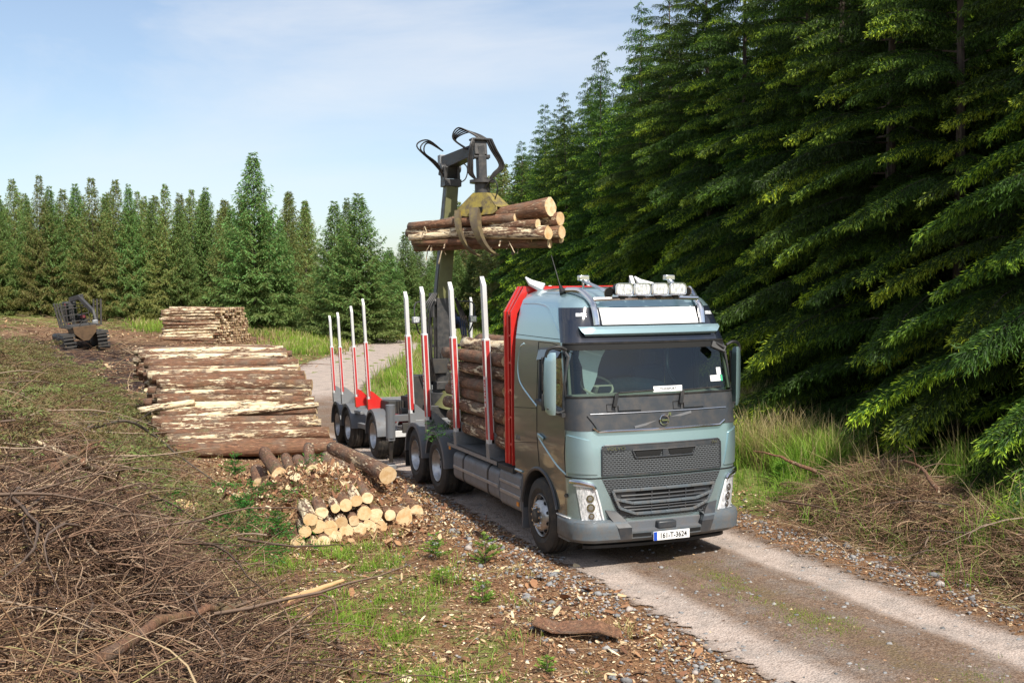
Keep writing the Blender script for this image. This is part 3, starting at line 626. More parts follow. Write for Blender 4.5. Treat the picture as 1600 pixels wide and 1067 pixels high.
def twigs(name, x, y, rs, lmin, lmax, r, mat, hgt=.3, dirm=None, dspread=1.2, curl=.5, seg=5, kink=.12, z=None, rise=.15):
    """thin curved sticks, three-sided tubes"""
    n = len(x); L = lmin+(lmax-lmin)*rs.rand(n)**1.8; a = (rs.uniform(0, 2*PI, n) if dirm is None else dirm+rs.normal(size=n)*dspread)
    z0 = gh(x, y)+rs.rand(n)**1.4*hgt if z is None else z; P = np.stack([x, y, z0], 1); el = rs.normal(size=n)*rise
    ca = rs.normal(size=n)*curl; rad = r*(.5+L/lmax)*rs.uniform(.6, 1.3, n); rows = []; A = a.copy(); E_ = el.copy()
    for k in range(seg+1):
        D = np.stack([np.cos(A)*np.cos(E_), np.sin(A)*np.cos(E_), np.sin(E_)], 1)
        S = np.stack([-np.sin(A), np.cos(A), 0*A], 1); U = np.cross(D, S); rr = (rad*(1-.8*k/seg))[:, None]
        rows.append(np.stack([P+S*rr, P+(-S*.5+U*.87)*rr, P+(-S*.5-U*.87)*rr], 1))
        P = P+D*(L/seg)[:, None]; A = A+ca/seg+rs.normal(size=n)*kink; E_ = E_-.12*rs.rand(n)+rs.normal(size=n)*kink*.6-E_*.1
        g = gh(P[:, 0], P[:, 1])+.01; P[:, 2] = np.maximum(P[:, 2], g)
    V = np.stack(rows, 1).reshape(-1, 3); b = np.arange(n)*(3*(seg+1)); Q = []
    for k in range(seg):
        for j in range(3): Q.append(np.stack([b+3*k+j, b+3*k+(j+1) % 3, b+3*(k+1)+(j+1) % 3, b+3*(k+1)+j], 1))
    return tag(meshobj(name, quadmesh(name, V, np.concatenate(Q), {'rnd': np.repeat(rs.rand(n), 3*(seg+1))}, smooth=True), [M[mat]]), kind='stuff')
# the great heap of bare branches, bottom left
f = lambda x, y: np.maximum.reduce([np.exp(-(((x+6.7)/1.15)**2+((y+1.6)/1.9)**2)), .7*np.exp(-(((x+7.6)/1.3)**2+((y-.2)/1.6)**2)), .75*np.exp(-(((x+6.3)/.8)**2+((y+3.4)/1.2)**2))])
x, y, rs = scatter(62000, f, (-11, -4.6, -6, 4), 21); hz = .62*f(x, y)*(.55+.9*fbm(x, y, 1.6, 71, 3))
twigs('brash', x, y, rs, .12, 1.1, .0062, 'twigd', 0, .95, 1.1, 1.6, 7, .26, z=gh(x, y)+rs.rand(len(x))**.8*hz, rise=.45)
x, y, rs = scatter(900, f, (-11, -4.6, -6, 4), 23); twigs('brash_sticks', x, y, rs, .5, 2.6, .015, 'twigg', 0, .95, .7, .9, 9, .16, z=gh(x, y)+(.3+.5*rs.rand(len(x)))*.75*f(x, y), rise=.2)
# brown and green brash over the rest of the bank
f = lambda x, y: (1-sm(-5.6, -4.6, x+.25*sm(2, 6, y)))*(1-sm(18, 30, y))*(.35+.65*sm(.4, .55, fbm(x, y, .6, 45)))
x, y, rs = scatter(85000, f, (-13, -4.3, -6, 28), 24); twigs('brash', x, y, rs, .15, .9, .006, 'twigb', .4, None, 1, 1.3, 5, .2, rise=.5)
x, y, rs = scatter(1700, f, (-13, -4.3, -4, 26), 25); twigs('brash_sticks', x, y, rs, .5, 2.2, .014, 'twigg', .6, None, 1, .8, 7, .12)
f = lambda x, y: sm(-5.5, -4.8, x)*(1-sm(-2.6, -1.8, x))
x, y, rs = scatter(9000, f, (-5.6, -1.7, -6, 11), 26); twigs('fallen_twigs', x, y, rs, .08, .6, .004, 'twigb', .04, None, 1, .8, 4, .15, rise=.05)
f = lambda x, y: far_l(x, y)
x, y, rs = scatter(12000, f, (-24, 10, 14, 84), 27); twigs('clearfell_sticks', x, y, rs, .4, 2.2, .016, 'twigb', .2, None, 1, .6, 3, .12, rise=.25)
# right-hand brash windrow beside the road
RB = lambda x, y: 1.25*np.exp(-((x-4.15-.04*y)/.95)**2)*(1-sm(1.0, 3.4, y))*sm(-9, -6, y)*(.75+.25*np.sin(y*1.3))
x, y, rs = scatter(85000, RB, (2, 6.5, -8, 4.5), 28); hz = .56*RB(x, y)
twigs('brash', x, y, rs, .18, .75, .0048, 'twigb', 0, None, 1, 1.1, 5, .16, z=gh(x, y)+rs.rand(len(x))**.7*hz, rise=.4)
x, y, rs = scatter(260, RB, (2, 6.5, -8, 4.5), 29); twigs('brash_sticks', x, y, rs, .5, 1.7, .014, 'twigg', .5, None, 1, .7, 6, .1)

def sprays(name, x, y, rs, lmin, lmax, mat, hgt, kl=.07, kw=.016, step=.035, z=None, tipm=1.0):
    """cut spruce boughs: flat feathered sprays of needles"""
    PV, TT = [], []
    for i in range(len(x)):
        L = rs.uniform(lmin, lmax); a = rs.uniform(0, 2*PI); e = rs.normal()*.25; n = max(4, int(L/.06)); t = (np.arange(n)+1)/n
        bz = (ghf(x[i], y[i])+rs.rand()*hgt) if z is None else z[i]; cv = rs.normal()*.5
        A = a+cv*t; B = np.stack([x[i]+np.cumsum(np.cos(A))*L/n, y[i]+np.cumsum(np.sin(A))*L/n, bz+L*t*math.sin(e)-.15*L*t**2+.05], 1)
        ls = L*.38*(1.05-t)**.7+.03; m = max(3, int(ls.max()/step)); kk = (np.arange(m)+.5)/m; brt = rs.rand()
        for sd in (-1, 1):
            D = np.stack([np.cos(A+sd*.9), np.sin(A+sd*.9), rs.normal(size=n)*.2-.1], 1)
            P = (B[:, None]+D[:, None]*(ls[:, None]*kk)[:, :, None]).reshape(-1, 3); Dk = np.repeat(D, m, 0)+rs.normal(size=(len(P), 3))*.5
            V, T = kites(P, Dk, np.full(len(P), kl), np.full(len(P), kw), np.clip((np.tile(kk, n)*.6+brt*.6-.15)*tipm+rs.normal(size=len(P))*.15, 0, 1), rs, .6); PV.append(V); TT.append(T)
    V = np.concatenate(PV); return tag(meshobj(name, quadmesh(name, V, np.arange(len(V)).reshape(-1, 4), {'tip': np.concatenate(TT)}), [M[mat]]), kind='stuff')
f = lambda x, y: (1-sm(-5.5, -4.8, x))*sm(-.5, 1.5, y)*(1-sm(18, 26, y))*sm(.42, .56, fbm(x, y, .5, 51))
f = lambda x, y: (1-sm(-6.0, -5.2, x))*sm(-.5, 1.5, y)*(1-sm(20, 28, y))*(.15+.75*sm(.36, .52, fbm(x, y, .5, 51)))
x, y, rs = scatter(7500, f, (-14, -4.6, -.5, 26), 31); sprays('green_brash', x, y, rs, .35, .95, 'needleb', .5)
f = lambda x, y: np.exp(-(((x+5.3)/.8)**2+((y-4.2)/1.6)**2))
x, y, rs = scatter(700, f, (-7.2, -4, 1, 8), 32); sprays('green_brash', x, y, rs, .3, .7, 'leafdk', .3)
x, y, rs = scatter(320, RB, (2, 6, -8, 4.5), 33); sprays('green_brash', x, y, rs, .25, .6, 'needleb', .4)

# ------------------------------------------------------------------ timber lorry
TR = empty('timber_truck', (0, 0, 0), (0, 0, 0), 'pale teal timber lorry with red headboard and white and red stakes, half loaded with logs', 'truck')
def loft(tab, back=2.28):
    zs = [r[0] for r in tab]; T = np.array(tab, float)
    def par(z): return [float(np.interp(z, T[:, 0], T[:, i])) for i in (1, 2, 3, 4)]
    def S(q, z, off=0.0):
        w, vf, r, b = par(z); a = abs(q); sg = 1 if q >= 0 else -1
        if a <= 1: u = (w-r)*a; v = vf+b*a**2; nn = (.18*a, -1)
        elif a <= 2: t = (a-1)*PI/2; u = w-r+r*math.sin(t); v = vf+b+r*(1-math.cos(t)); nn = (math.sin(t), -math.cos(t))
        else: v0 = vf+b+r; u = w; v = v0+(a-2)*(back-v0); nn = (1, 0)
        l = math.hypot(*nn); return Vector((sg*(u+nn[0]/l*off), v+nn[1]/l*off, z))
    def qu(u, z):
        w, vf, r, b = par(z); a = abs(u); sg = 1 if u >= 0 else -1
        if a <= w-r: return u/(w-r)
        return sg*(1+math.asin(min(1, (a-(w-r))/r))*2/PI)
    def qv(v, z, sg=-1):
        w, vf, r, b = par(z); v0 = vf+b+r
        if v >= v0: return sg*(2+(v-v0)/(back-v0))
        return sg*(1+math.acos(max(-1, min(1, 1-(v-vf-b)/r)))*2/PI)
    S.q = qu; S.qv = qv; S.par = par; return S
CB = loft([(.55, 1.215, .13, .34, .07), (.9, 1.225, .10, .34, .07), (1.2, 1.235, .085, .33, .07), (1.5, 1.24, .09, .31, .07), (1.8, 1.24, .115, .29, .07), (2.2, 1.235, .18, .25, .08), (2.56, 1.22, .27, .24, .08),
           (2.92, 1.20, .37, .23, .08), (3.02, 1.185, .40, .25, .08), (3.2, 1.16, .45, .29, .08), (3.37, 1.12, .53, .32, .07), (3.47, 1.08, .64, .34, .06), (3.55, 1.0, .80, .36, .05), (3.60, .88, .98, .36, .04), (3.63, .72, 1.2, .34, .03), (3.645, .45, 1.5, .3, .02), (3.65, .2, 1.9, .1, .01)])
def band(mb, q0, q1, z0, z1, nq, nz, off=0.0, S=CB):
    P = [[S(q0+(q1-q0)*j/nq, z0+(z1-z0)*i/nz, off) for j in range(nq+1)] for i in range(nz+1)]; mb.grid(P); return mb
def _unused(): pass
def quad_uz(mb, c, n=10, m=6, off=.008, th=.02, S=CB):
    """four (u,z) corners BL BR TR TL laid on the front"""
    def P(o): 
        out = []
        for i in range(m+1):
            row = []
            for j in range(n+1):
                s, t = j/n, i/m; u = (c[0][0]*(1-s)+c[1][0]*s)*(1-t)+(c[3][0]*(1-s)+c[2][0]*s)*t; z = (c[0][1]*(1-s)+c[1][1]*s)*(1-t)+(c[3][1]*(1-s)+c[2][1]*s)*t
                row.append(S(S.q(u, z), z, o))
            out.append(row)
        return out
    mb.panel(P(off), P(off-th)); return mb
def line_uz(pts, off=.004, S=CB, n=8):
    out = []
    for (a, b), (c, d) in zip(pts, pts[1:]):
        for k in range(n): u = a+(c-a)*k/n; z = b+(d-b)*k/n; out.append(S(S.q(u, z), z, off))
    u, z = pts[-1]; out.append(S(S.q(u, z), z, off)); return out
def line_vz(pts, off=.002, sg=-1, S=CB, n=6, smooth=False):
    if smooth: pts = [(p.x, p.y) for p in spline([(a, b, 0) for a, b in pts], n)]; n = 1
    out = []
    for (a, b), (c, d) in zip(pts, pts[1:]):
        for k in range(n): v = a+(c-a)*k/n; z = b+(d-b)*k/n; out.append(S(S.qv(v, z, sg), z, off))
    v, z = pts[-1]; out.append(S(S.qv(v, z, sg), z, off)); return out
def ribbon(mb, pts, w, up=(0, 0, 1)):
    mb.tube(pts, w/2, 6); return mb
# cab shell
WH, WZ, WR = 1.37, .52, .63
def zbot(v):
    d = abs(v-WH)
    if d < WR: return max(.66, WZ+math.sqrt(WR*WR-d*d)*1.02)
    return .66 if v < WH else 1.0
mb = MB()
band(mb, -2, -1.0, .58, 1.19, 10, 6); band(mb, 1.0, 2, .58, 1.19, 10, 6); band(mb, -1.0, 1.0, .58, 1.19, 12, 5)
band(mb, -2, 2, 1.205, 1.80, 44, 6)
WB, WT = (lambda v: 2.02+.10*max(0, min(1, (v-.42)/.9))), (lambda v: 2.84-.03*max(0, (v-.42)/.9))
W0, W1 = .50, 1.32
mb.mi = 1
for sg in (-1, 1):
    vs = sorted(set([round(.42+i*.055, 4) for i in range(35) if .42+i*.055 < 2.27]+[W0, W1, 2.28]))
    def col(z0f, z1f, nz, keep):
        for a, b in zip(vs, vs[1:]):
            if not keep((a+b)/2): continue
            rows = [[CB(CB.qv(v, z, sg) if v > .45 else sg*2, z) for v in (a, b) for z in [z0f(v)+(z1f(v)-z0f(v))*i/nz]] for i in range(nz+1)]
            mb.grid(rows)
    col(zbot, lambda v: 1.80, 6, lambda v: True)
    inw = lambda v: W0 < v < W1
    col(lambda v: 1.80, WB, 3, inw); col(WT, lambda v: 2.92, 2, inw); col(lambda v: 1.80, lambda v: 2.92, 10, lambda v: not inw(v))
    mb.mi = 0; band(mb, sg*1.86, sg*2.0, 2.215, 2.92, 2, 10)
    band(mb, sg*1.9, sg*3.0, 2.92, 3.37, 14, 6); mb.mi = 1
    # wheel arch lip
mb.mi = 0
zz = [3.37, 3.42, 3.47, 3.51, 3.55, 3.58, 3.60, 3.615, 3.63, 3.64, 3.645, 3.65]
mb.grid([[CB(-3+6*j/72, z) for j in range(73)] for z in zz])
# rear wall
mb.grid([[Vector((u*CB.par(z)[0], 2.28, z)) for u in (-1, -.5, 0, .5, 1)] for z in [1.0, 1.8, 2.92, 3.37, 3.47, 3.55, 3.6, 3.63, 3.65]])
cab = mb.build('cab_body', [M['paint'], M['paint_shade']], TR, angle=50, fix=False)
for sg in (-1, 1):
    mb = MB(); arc = [(WH+math.cos(a)*(WR+.0), WZ+math.sin(a)*WR*1.02) for a in [PI*(.045+.86*i/22) for i in range(23)]]
    mb.tube([Vector((sg*1.232, v, z)) for v, z in arc], .028, 6)
    # inner arch
    mb.grid([[Vector((sg*u, WH+math.cos(PI*i/20)*WR*.99, WZ+math.sin(PI*i/20)*WR)) for i in range(21)] for u in (1.22, .75)])
    mb.build('wheel_arch', M['dark'], TR, fix=False)
# dark band below the windscreen, with the raised upper lip
mb = MB(); band(mb, -2, 2, 1.80, 2.215, 40, 5, .006); mb.build('scuttle_panel', M['dark'], TR, angle=50, fix=False)
mb = MB(); quad_uz(mb, [(-.90, 1.80), (.88, 1.80), (1.04, 2.0), (-1.04, 2.0)], 20, 4, .026, .03); mb.build('service_hatch', M['dark'], TR, .004)
mb = MB(); mb.tube(line_uz([(-.98, 1.845), (-.9, 1.79), (.86, 1.79), (.95, 1.845)], .03), .016, 6); mb.tube(line_uz([(-1.0, 2.015), (1.0, 2.015)], .022), .006, 5); mb.build('chrome_strip', M['chrome'], TR)
mb = MB(); mb.bar(CB(CB.q(-.42, 1.83), 1.83, .03), CB(CB.q(.42, 1.985), 1.985, .03), .03, .014, (0, -1, 0)); mb.build('badge_bar', M['greyp'], TR)
mb = MB(); c = CB(0, 1.905, .05)
ring = [c+Vector((.062*math.cos(a), 0, .062*math.sin(a))) for a in [2*PI*i/24 for i in range(25)]]; mb.tube(ring, .010, 6); mb.bar(c+Vector((-.045, 0, 0)), c+Vector((.045, 0, 0)), .03, .02)
mb.bar(c+Vector((.045, 0, .05)), c+Vector((.082, 0, .086)), .016, .012); mb.bar(c+Vector((.055, 0, .09)), c+Vector((.09, 0, .09)), .014, .012); mb.bar(c+Vector((.088, 0, .055)), c+Vector((.088, 0, .09)), .014, .012)
mb.build('badge', M['chrome'], TR)
for sx_ in (-.62, .32):
    mb = MB(); quad_uz(mb, [(sx_, 2.05), (sx_+.32, 2.05), (sx_+.32, 2.115), (sx_, 2.115)], 4, 2, .034, .03); mb.build('grab_handle', M['dark'], TR, .008)
    mb = MB()
    mb.tube(line_uz([(sx_-.15, 2.035), (sx_-.04, 2.035), (sx_-.04, 2.13), (sx_-.15, 2.13), (sx_-.15, 2.035)], .009), .004, 4); mb.build('panel_seam', M['hole'], TR)
# windscreen
mb = MB(); band(mb, -1.80, 1.80, 2.235, 2.90, 34, 8, .0); mb.build('windscreen', M['glass'], TR, angle=80, fix=False)
mb = MB()
for z, r in ((2.225, .014), (2.905, .012)): mb.tube([CB(-1.84+3.68*j/40, z, .004) for j in range(41)], r, 5)
for sg in (-1, 1): mb.tube([CB(sg*1.83, 2.225+.68*i/8, .004) for i in range(9)], .013, 5)
mb.build('windscreen_seal', M['black'], TR)
mb = MB(); band(mb, -1.78, 1.78, 2.82, 2.915, 34, 2, .003); mb.build('windscreen_band', M['hole'], TR, fix=False)
# lights panel and sun visor
mb = MB(); band(mb, -1.98, 1.98, 2.92, 3.37, 40, 8, .006); mb.build('visor_panel', M['gloss'], TR, angle=50, fix=False)
mb = MB()
V1 = [[CB(CB.q(u, z), z, o)+Vector((0, -.0, 0)) for u in np.linspace(-1.0*k, 1.0*k, 21)] for z, o, k in ((3.0, .05, .955), (3.03, .10, .97), (3.09, .11, 1.0), (3.125, .08, 1.01))]
V2 = [[CB(CB.q(u, z), z, o) for u in np.linspace(-1.0*k, 1.0*k, 21)] for z, o, k in ((3.0, .03, .955), (3.03, .04, .97), (3.09, .04, 1.0), (3.125, .03, 1.01))]
mb.panel(V1, V2); mb.build('sun_visor', M['paint'], TR, angle=40)
mb = MB(); quad_uz(mb, [(-.70, 3.145), (.72, 3.145), (.72, 3.36), (-.70, 3.36)], 16, 4, .045, .05); mb.build('roof_sign_board', M['white'], TR, .004)
for sg in (-1, 1):
    mb = MB(); quad_uz(mb, [(sg*.95-.06, 3.255), (sg*.95+.06, 3.255), (sg*.945+.055, 3.30), (sg*.945-.055, 3.30)], 6, 1, .022, .012); mb.build('marker_lamp', M['lens'], TR)
# roof bar, spot lamps, horns, aerial
bar = MB()
for sg in (-1, 1):
    p = [CB(CB.q(sg*.78, z), z, o) for z, o in ((3.14, .05), (3.26, .075), (3.36, .085), (3.44, .085))]+[Vector((sg*.84, .82, 3.585)), Vector((sg*.93, 1.05, 3.60))]
    bar.tube(spline(p, 5), .043, 10)
bar.tube([Vector((-.78, .56, 3.475)), Vector((-.4, .50, 3.485)), Vector((.4, .50, 3.485)), Vector((.78, .56, 3.475))], .032, 8)
rb = bar.build('roof_light_bar', M['chrome'], TR)
for u in (-.40, -.135, .13, .395):
    l = MB(); R_ = [(-.122, -.055), (-.122, .045), (-.108, .068), (-.075, .076), (.075, .076), (.108, .068), (.122, .045), (.122, -.055), (.108, -.07), (.075, -.076), (-.075, -.076), (-.108, -.07)]
    Mx = Matrix.Translation((u, .46, 3.60)) @ Matrix.Rotation(PI/2, 4, 'X'); l.prism(R_, .09, Mx)
    lp = l.build('spot_lamp', M['black'], TR, .006)
    l = MB(); l.prism([(x*.9, y*.88) for x, y in R_], .02, Matrix.Translation((u, .408, 3.60)) @ Matrix.Rotation(PI/2, 4, 'X')); l.build('lens', M['lens'], lp, .004)
    l = MB(); l.tube([Vector((a*1.0+u, .405, b+3.60)) for a, b in R_+R_[:1]], .009, 6, False); l.build('lamp_rim', M['chrome'], lp)
    l = MB(); l.box(u-.03, u+.03, .45, .52, 3.47, 3.53); l.build('bracket', M['black'], lp)
for sg in (-1, 1):
    l = MB(); a = Vector((sg*.66, 1.12, 3.73)); b = Vector((sg*.58, .50, 3.56)); d = b-a
    l.tube([a, a+d*.3, a+d*.7, a+d*.9, b], [.028, .02, .024, .04, .075], 14); hn = l.build('air_horn', M['chrome'], TR)
    l = MB(); l.tube([b+d*.003, b+d*.004], .062, 14); l.build('horn_mouth', M['hole'], hn)
    l = MB(); l.box(sg*.66-.075, sg*.66+.075, 1.07, 1.16, 3.73, 3.80); l.bar((sg*.66, 1.12, 3.62), (sg*.66, 1.12, 3.8), .03, .03); l.build('horn_bracket', M['chrome'], hn, .01)
l = MB(); l.tube([(-.98, 1.08, 3.56), (-.99, 1.15, 3.66)], [.05, .02], 8); l.tube([(-.99, 1.15, 3.66), (-1.05, 1.30, 4.08)], [.008, .004], 6); l.build('aerial', M['black'], TR)
# front: grilles
mb = MB(); quad_uz(mb, [(-.87, 1.225), (.87, 1.225), (.87, 1.60), (-.87, 1.60)], 24, 6, .008, .02); mb.build('upper_grille', M['honey'], TR)
mb = MB(); mb.tube(line_uz([(-.87, 1.225), (-.87, 1.565), (-.83, 1.61), (.83, 1.61), (.87, 1.565), (.87, 1.225), (-.87, 1.225)], .014), .011, 5); quad_uz(mb, [(-.86, 1.545), (.86, 1.545), (.86, 1.605), (-.86, 1.605)], 16, 2, .016, .015); mb.build('grille_trim', M['dark'], TR)
for a, b in ((-.43, -.04), (.05, .44)):
    mb = MB(); quad_uz(mb, [(a+.03, 1.455), (b-.03, 1.455), (b, 1.53), (a, 1.53)], 5, 2, .018, .01); mb.build('grille_slot', M['hole'], TR)
mb = MB(); mb.tube(line_uz([(-.46, 1.535), (-.42, 1.44), (.43, 1.44), (.47, 1.535), (-.46, 1.535)], .022), .01, 5); quad_uz(mb, [(-.035, 1.43), (.045, 1.43), (.045, 1.54), (-.035, 1.54)], 1, 1, .026, .02); mb.build('grille_slot_frame', M['dark'], TR)
mb = MB(); quad_uz(mb, [(-.62, .66), (.62, .66), (.87, 1.18), (-.87, 1.18)], 24, 8, .008, .02); mb.build('lower_grille', M['honey'], TR)
mb = MB()
for lv in (.775, .815, .875, .915, .965): mb.tube(line_uz([(-.56-.25*(lv-.72), lv-.01), (.56+.25*(lv-.72), lv-.01)], .03), .012, 5)
for u in (-.2, .05, .3): mb.bar(CB(CB.q(u, .74), .74, .03), CB(CB.q(u, 1.0), 1.0, .03), .015, .02)
quad_uz(mb, [(-.62, .71), (.62, .71), (.70, 1.015), (-.70, 1.015)], 12, 4, .018, .01); mb.build('grille_slats', M['dark'], TR)
mb = MB(); quad_uz(mb, [(-.42, .735), (.44, .735), (.44, .86), (-.42, .86)], 6, 2, .022, .004); quad_uz(mb, [(-.42, .895), (.44, .895), (.44, 1.0), (-.42, 1.0)], 6, 2, .022, .004); mb.build('grille_opening', M['hole'], TR)
mb = MB()
for pts in ([(-.74, 1.03), (.74, 1.03), (.70, .92), (.46, .855), (-.46, .855), (-.70, .92), (-.74, 1.03)], [(.70, .92), (.64, .80), (.42, .715), (-.42, .715), (-.64, .80), (-.70, .92)]):
    P = line_uz(pts, .04, n=4)
    for a, b in zip(P, P[1:]): mb.bar(a, b, .035, .038, (0, -1, 0))
mb.build('grille_frame', M['bump'], TR, .004)
# headlights
for sg in (-1, 1):
    g = lambda u: sg*u
    c = [(g(1.10), .64), (g(.83), .60), (g(.955), 1.04), (g(1.17), 1.10)]
    if sg > 0: c = [c[1], c[0], c[3], c[2]]
    mb = MB(); quad_uz(mb, c, 8, 6, .012, .02); hl = mb.build('headlight', M['lens'], TR)
    mb = MB(); mb.tube(line_uz([(g(1.18), 1.11), (g(1.0), 1.09), (g(.955), 1.04), (g(.83), .60), (g(1.10), .645)], .022, n=6), .014, 6); mb.build('headlight_rim', M['white'], hl)
    mb = MB(); mb.tube(line_uz([(g(1.205), 1.15), (g(1.12), 1.145), (g(1.0), 1.11), (g(.96), 1.06)], .03, n=6), [.026]*18+[.014], 6); mb.build('daylight_strip', M['chrome'], hl)
    for z, r in ((.94, .05), (.82, .055), (.71, .04)):
        mb = MB(); cc = CB(CB.q(g(1.02-.1*(.94-z)), z), z, .016); nrm = Vector((g(.5), -.85, 0)); mb.tube([cc, cc+nrm*.006], r, 14); rf = mb.build('reflector', M['chrome'], hl)
        mb = MB(); mb.tube([cc+nrm*.006, cc+nrm*.009], r*.55, 12); mb.build('bulb_cover', M['rim'], hl)
    mb = MB(); cc = CB(CB.qv(.47, .95, sg), .95, .0); mb.tube([cc, cc+Vector((g(.02), -.02, 0))], .026, 10); mb.build('side_marker', M['black'], TR)
    # raised corner panel above the headlight
    c = [(g(1.232), 1.26), (g(.93), 1.25), (g(1.02), 1.68), (g(1.236), 1.74)]
    if sg > 0: c = [c[1], c[0], c[3], c[2]]
    mb = MB(); quad_uz(mb, c, 10, 6, .018, .02); mb.build('corner_deflector', M['paint'], TR, .008)
mb = MB(); mb.tube([CB(-2+4*j/44, 1.197, -.004) for j in range(45)], .012, 5); mb.build('panel_seam', M['hole'], TR)
# bumper
BU = loft([(.33, 1.14, .20, .3, .08), (.36, 1.20, .07, .32, .08), (.41, 1.245, .012, .33, .08), (.57, 1.25, .0, .33, .08), (.63, 1.245, .02, .33, .08), (.655, 1.225, .07, .33, .08)], back=1.0)
mb = MB()
for q0, q1 in ((-2.55, -.62), (.62, 2.55)):
    mb = MB(); mb.grid([[BU(q0+(q1-q0)*j/24, z) for j in range(25)] for z in (.33, .345, .36, .385, .41, .5, .57, .6, .63, .655, .656)]); mb.grid([[BU(q0+(q1-q0)*j/24, .655), BU(q0+(q1-q0)*j/24, .655, -.12)] for j in range(25)]); mb.build('bumper_corner', M['bump'], TR, angle=45, fix=False)
mb = MB(); mb.grid([[BU(-.66+1.32*j/10, z, -.0) for j in range(11)] for z in (.34, .36, .41, .47, .5)]); mb.build('bumper_centre', M['bump'], TR, fix=False)
mb = MB(); mb.grid([[BU(-.66+1.32*j/10, .5, o)+Vector((0, 0, dz)) for j in range(11)] for o, dz in ((0, 0), (-.10, .012), (-.10, .10), (-.16, .14))]); mb.build('step_ledge', M['mud'], TR, fix=False)
for a, b in ((-.5, -.24), (.3, .5)):
    mb = MB(); quad_uz(mb, [(a, .43), (b, .43), (b, .475), (a, .475)], 4, 1, .006, .01, S=BU)
    mb.build('bumper_slot', M['hole'], TR)
for sg in (-1, 1):
    mb = MB(); P1 = [[BU(sg*.56, .40, .012), BU(sg*.72, .40, .012)], [BU(sg*.56, .56, .016), BU(sg*.76, .56, .016)], [CB(CB.q(sg*.62, .70), .70, .05), CB(CB.q(sg*.78, .70), .70, .05)], [CB(CB.q(sg*.68, .76), .76, .02), CB(CB.q(sg*.82, .78), .78, .02)]]
    mb.panel(P1, [[p+Vector((0, .06, 0)) for p in r] for r in P1]); mb.build('bumper_rib', M['dark'], TR, .006)
mb = MB(); mb.box(-.13, .14, .02, .16, .50, .60); mb.build('tow_cover', M['dark'], TR, .02)
mb = MB(); mb.grid([[BU(-1.5+3.0*j/24, z, o) for j in range(25)] for z, o in ((.33, -.06), (.30, .0), (.262, .0), (.255, -.10))]); mb.build('chin_spoiler', M['black'], TR, fix=False)
mb = MB(); PX, PZ = .035, .425; mb.box(PX-.265, PX+.265, -.03, -.018, PZ-.058, PZ+.058); pl = mb.build('number_plate', M['white'], TR, .003)
mb = MB(); mb.box(PX-.262, PX-.215, -.033, -.029, PZ-.055, PZ+.055); mb.build('plate_band', M['blue'], pl)
textmesh('plate_lettering', '161-T-3624', .098, Matrix.Translation((PX+.022, -.033, PZ-.002)) @ Matrix.Rotation(PI/2, 4, 'X'), M['ink'], pl, .001, sx=.86, bold=.0012)
textmesh('grille_lettering', 'VOLVO', .062, Matrix.Translation((-.70, .10, 1.573)) @ Matrix.Rotation(PI/2, 4, 'X') @ Matrix.Translation((0, 0, .012)), M['chrome'], TR, .003, sx=1.3)
textmesh('grille_lettering', 'FH', .05, Matrix.Translation((.76, .115, 1.575)) @ Matrix.Rotation(PI/2, 4, 'X') @ Matrix.Translation((0, 0, .012)), M['chrome'], TR, .003, sx=1.3)
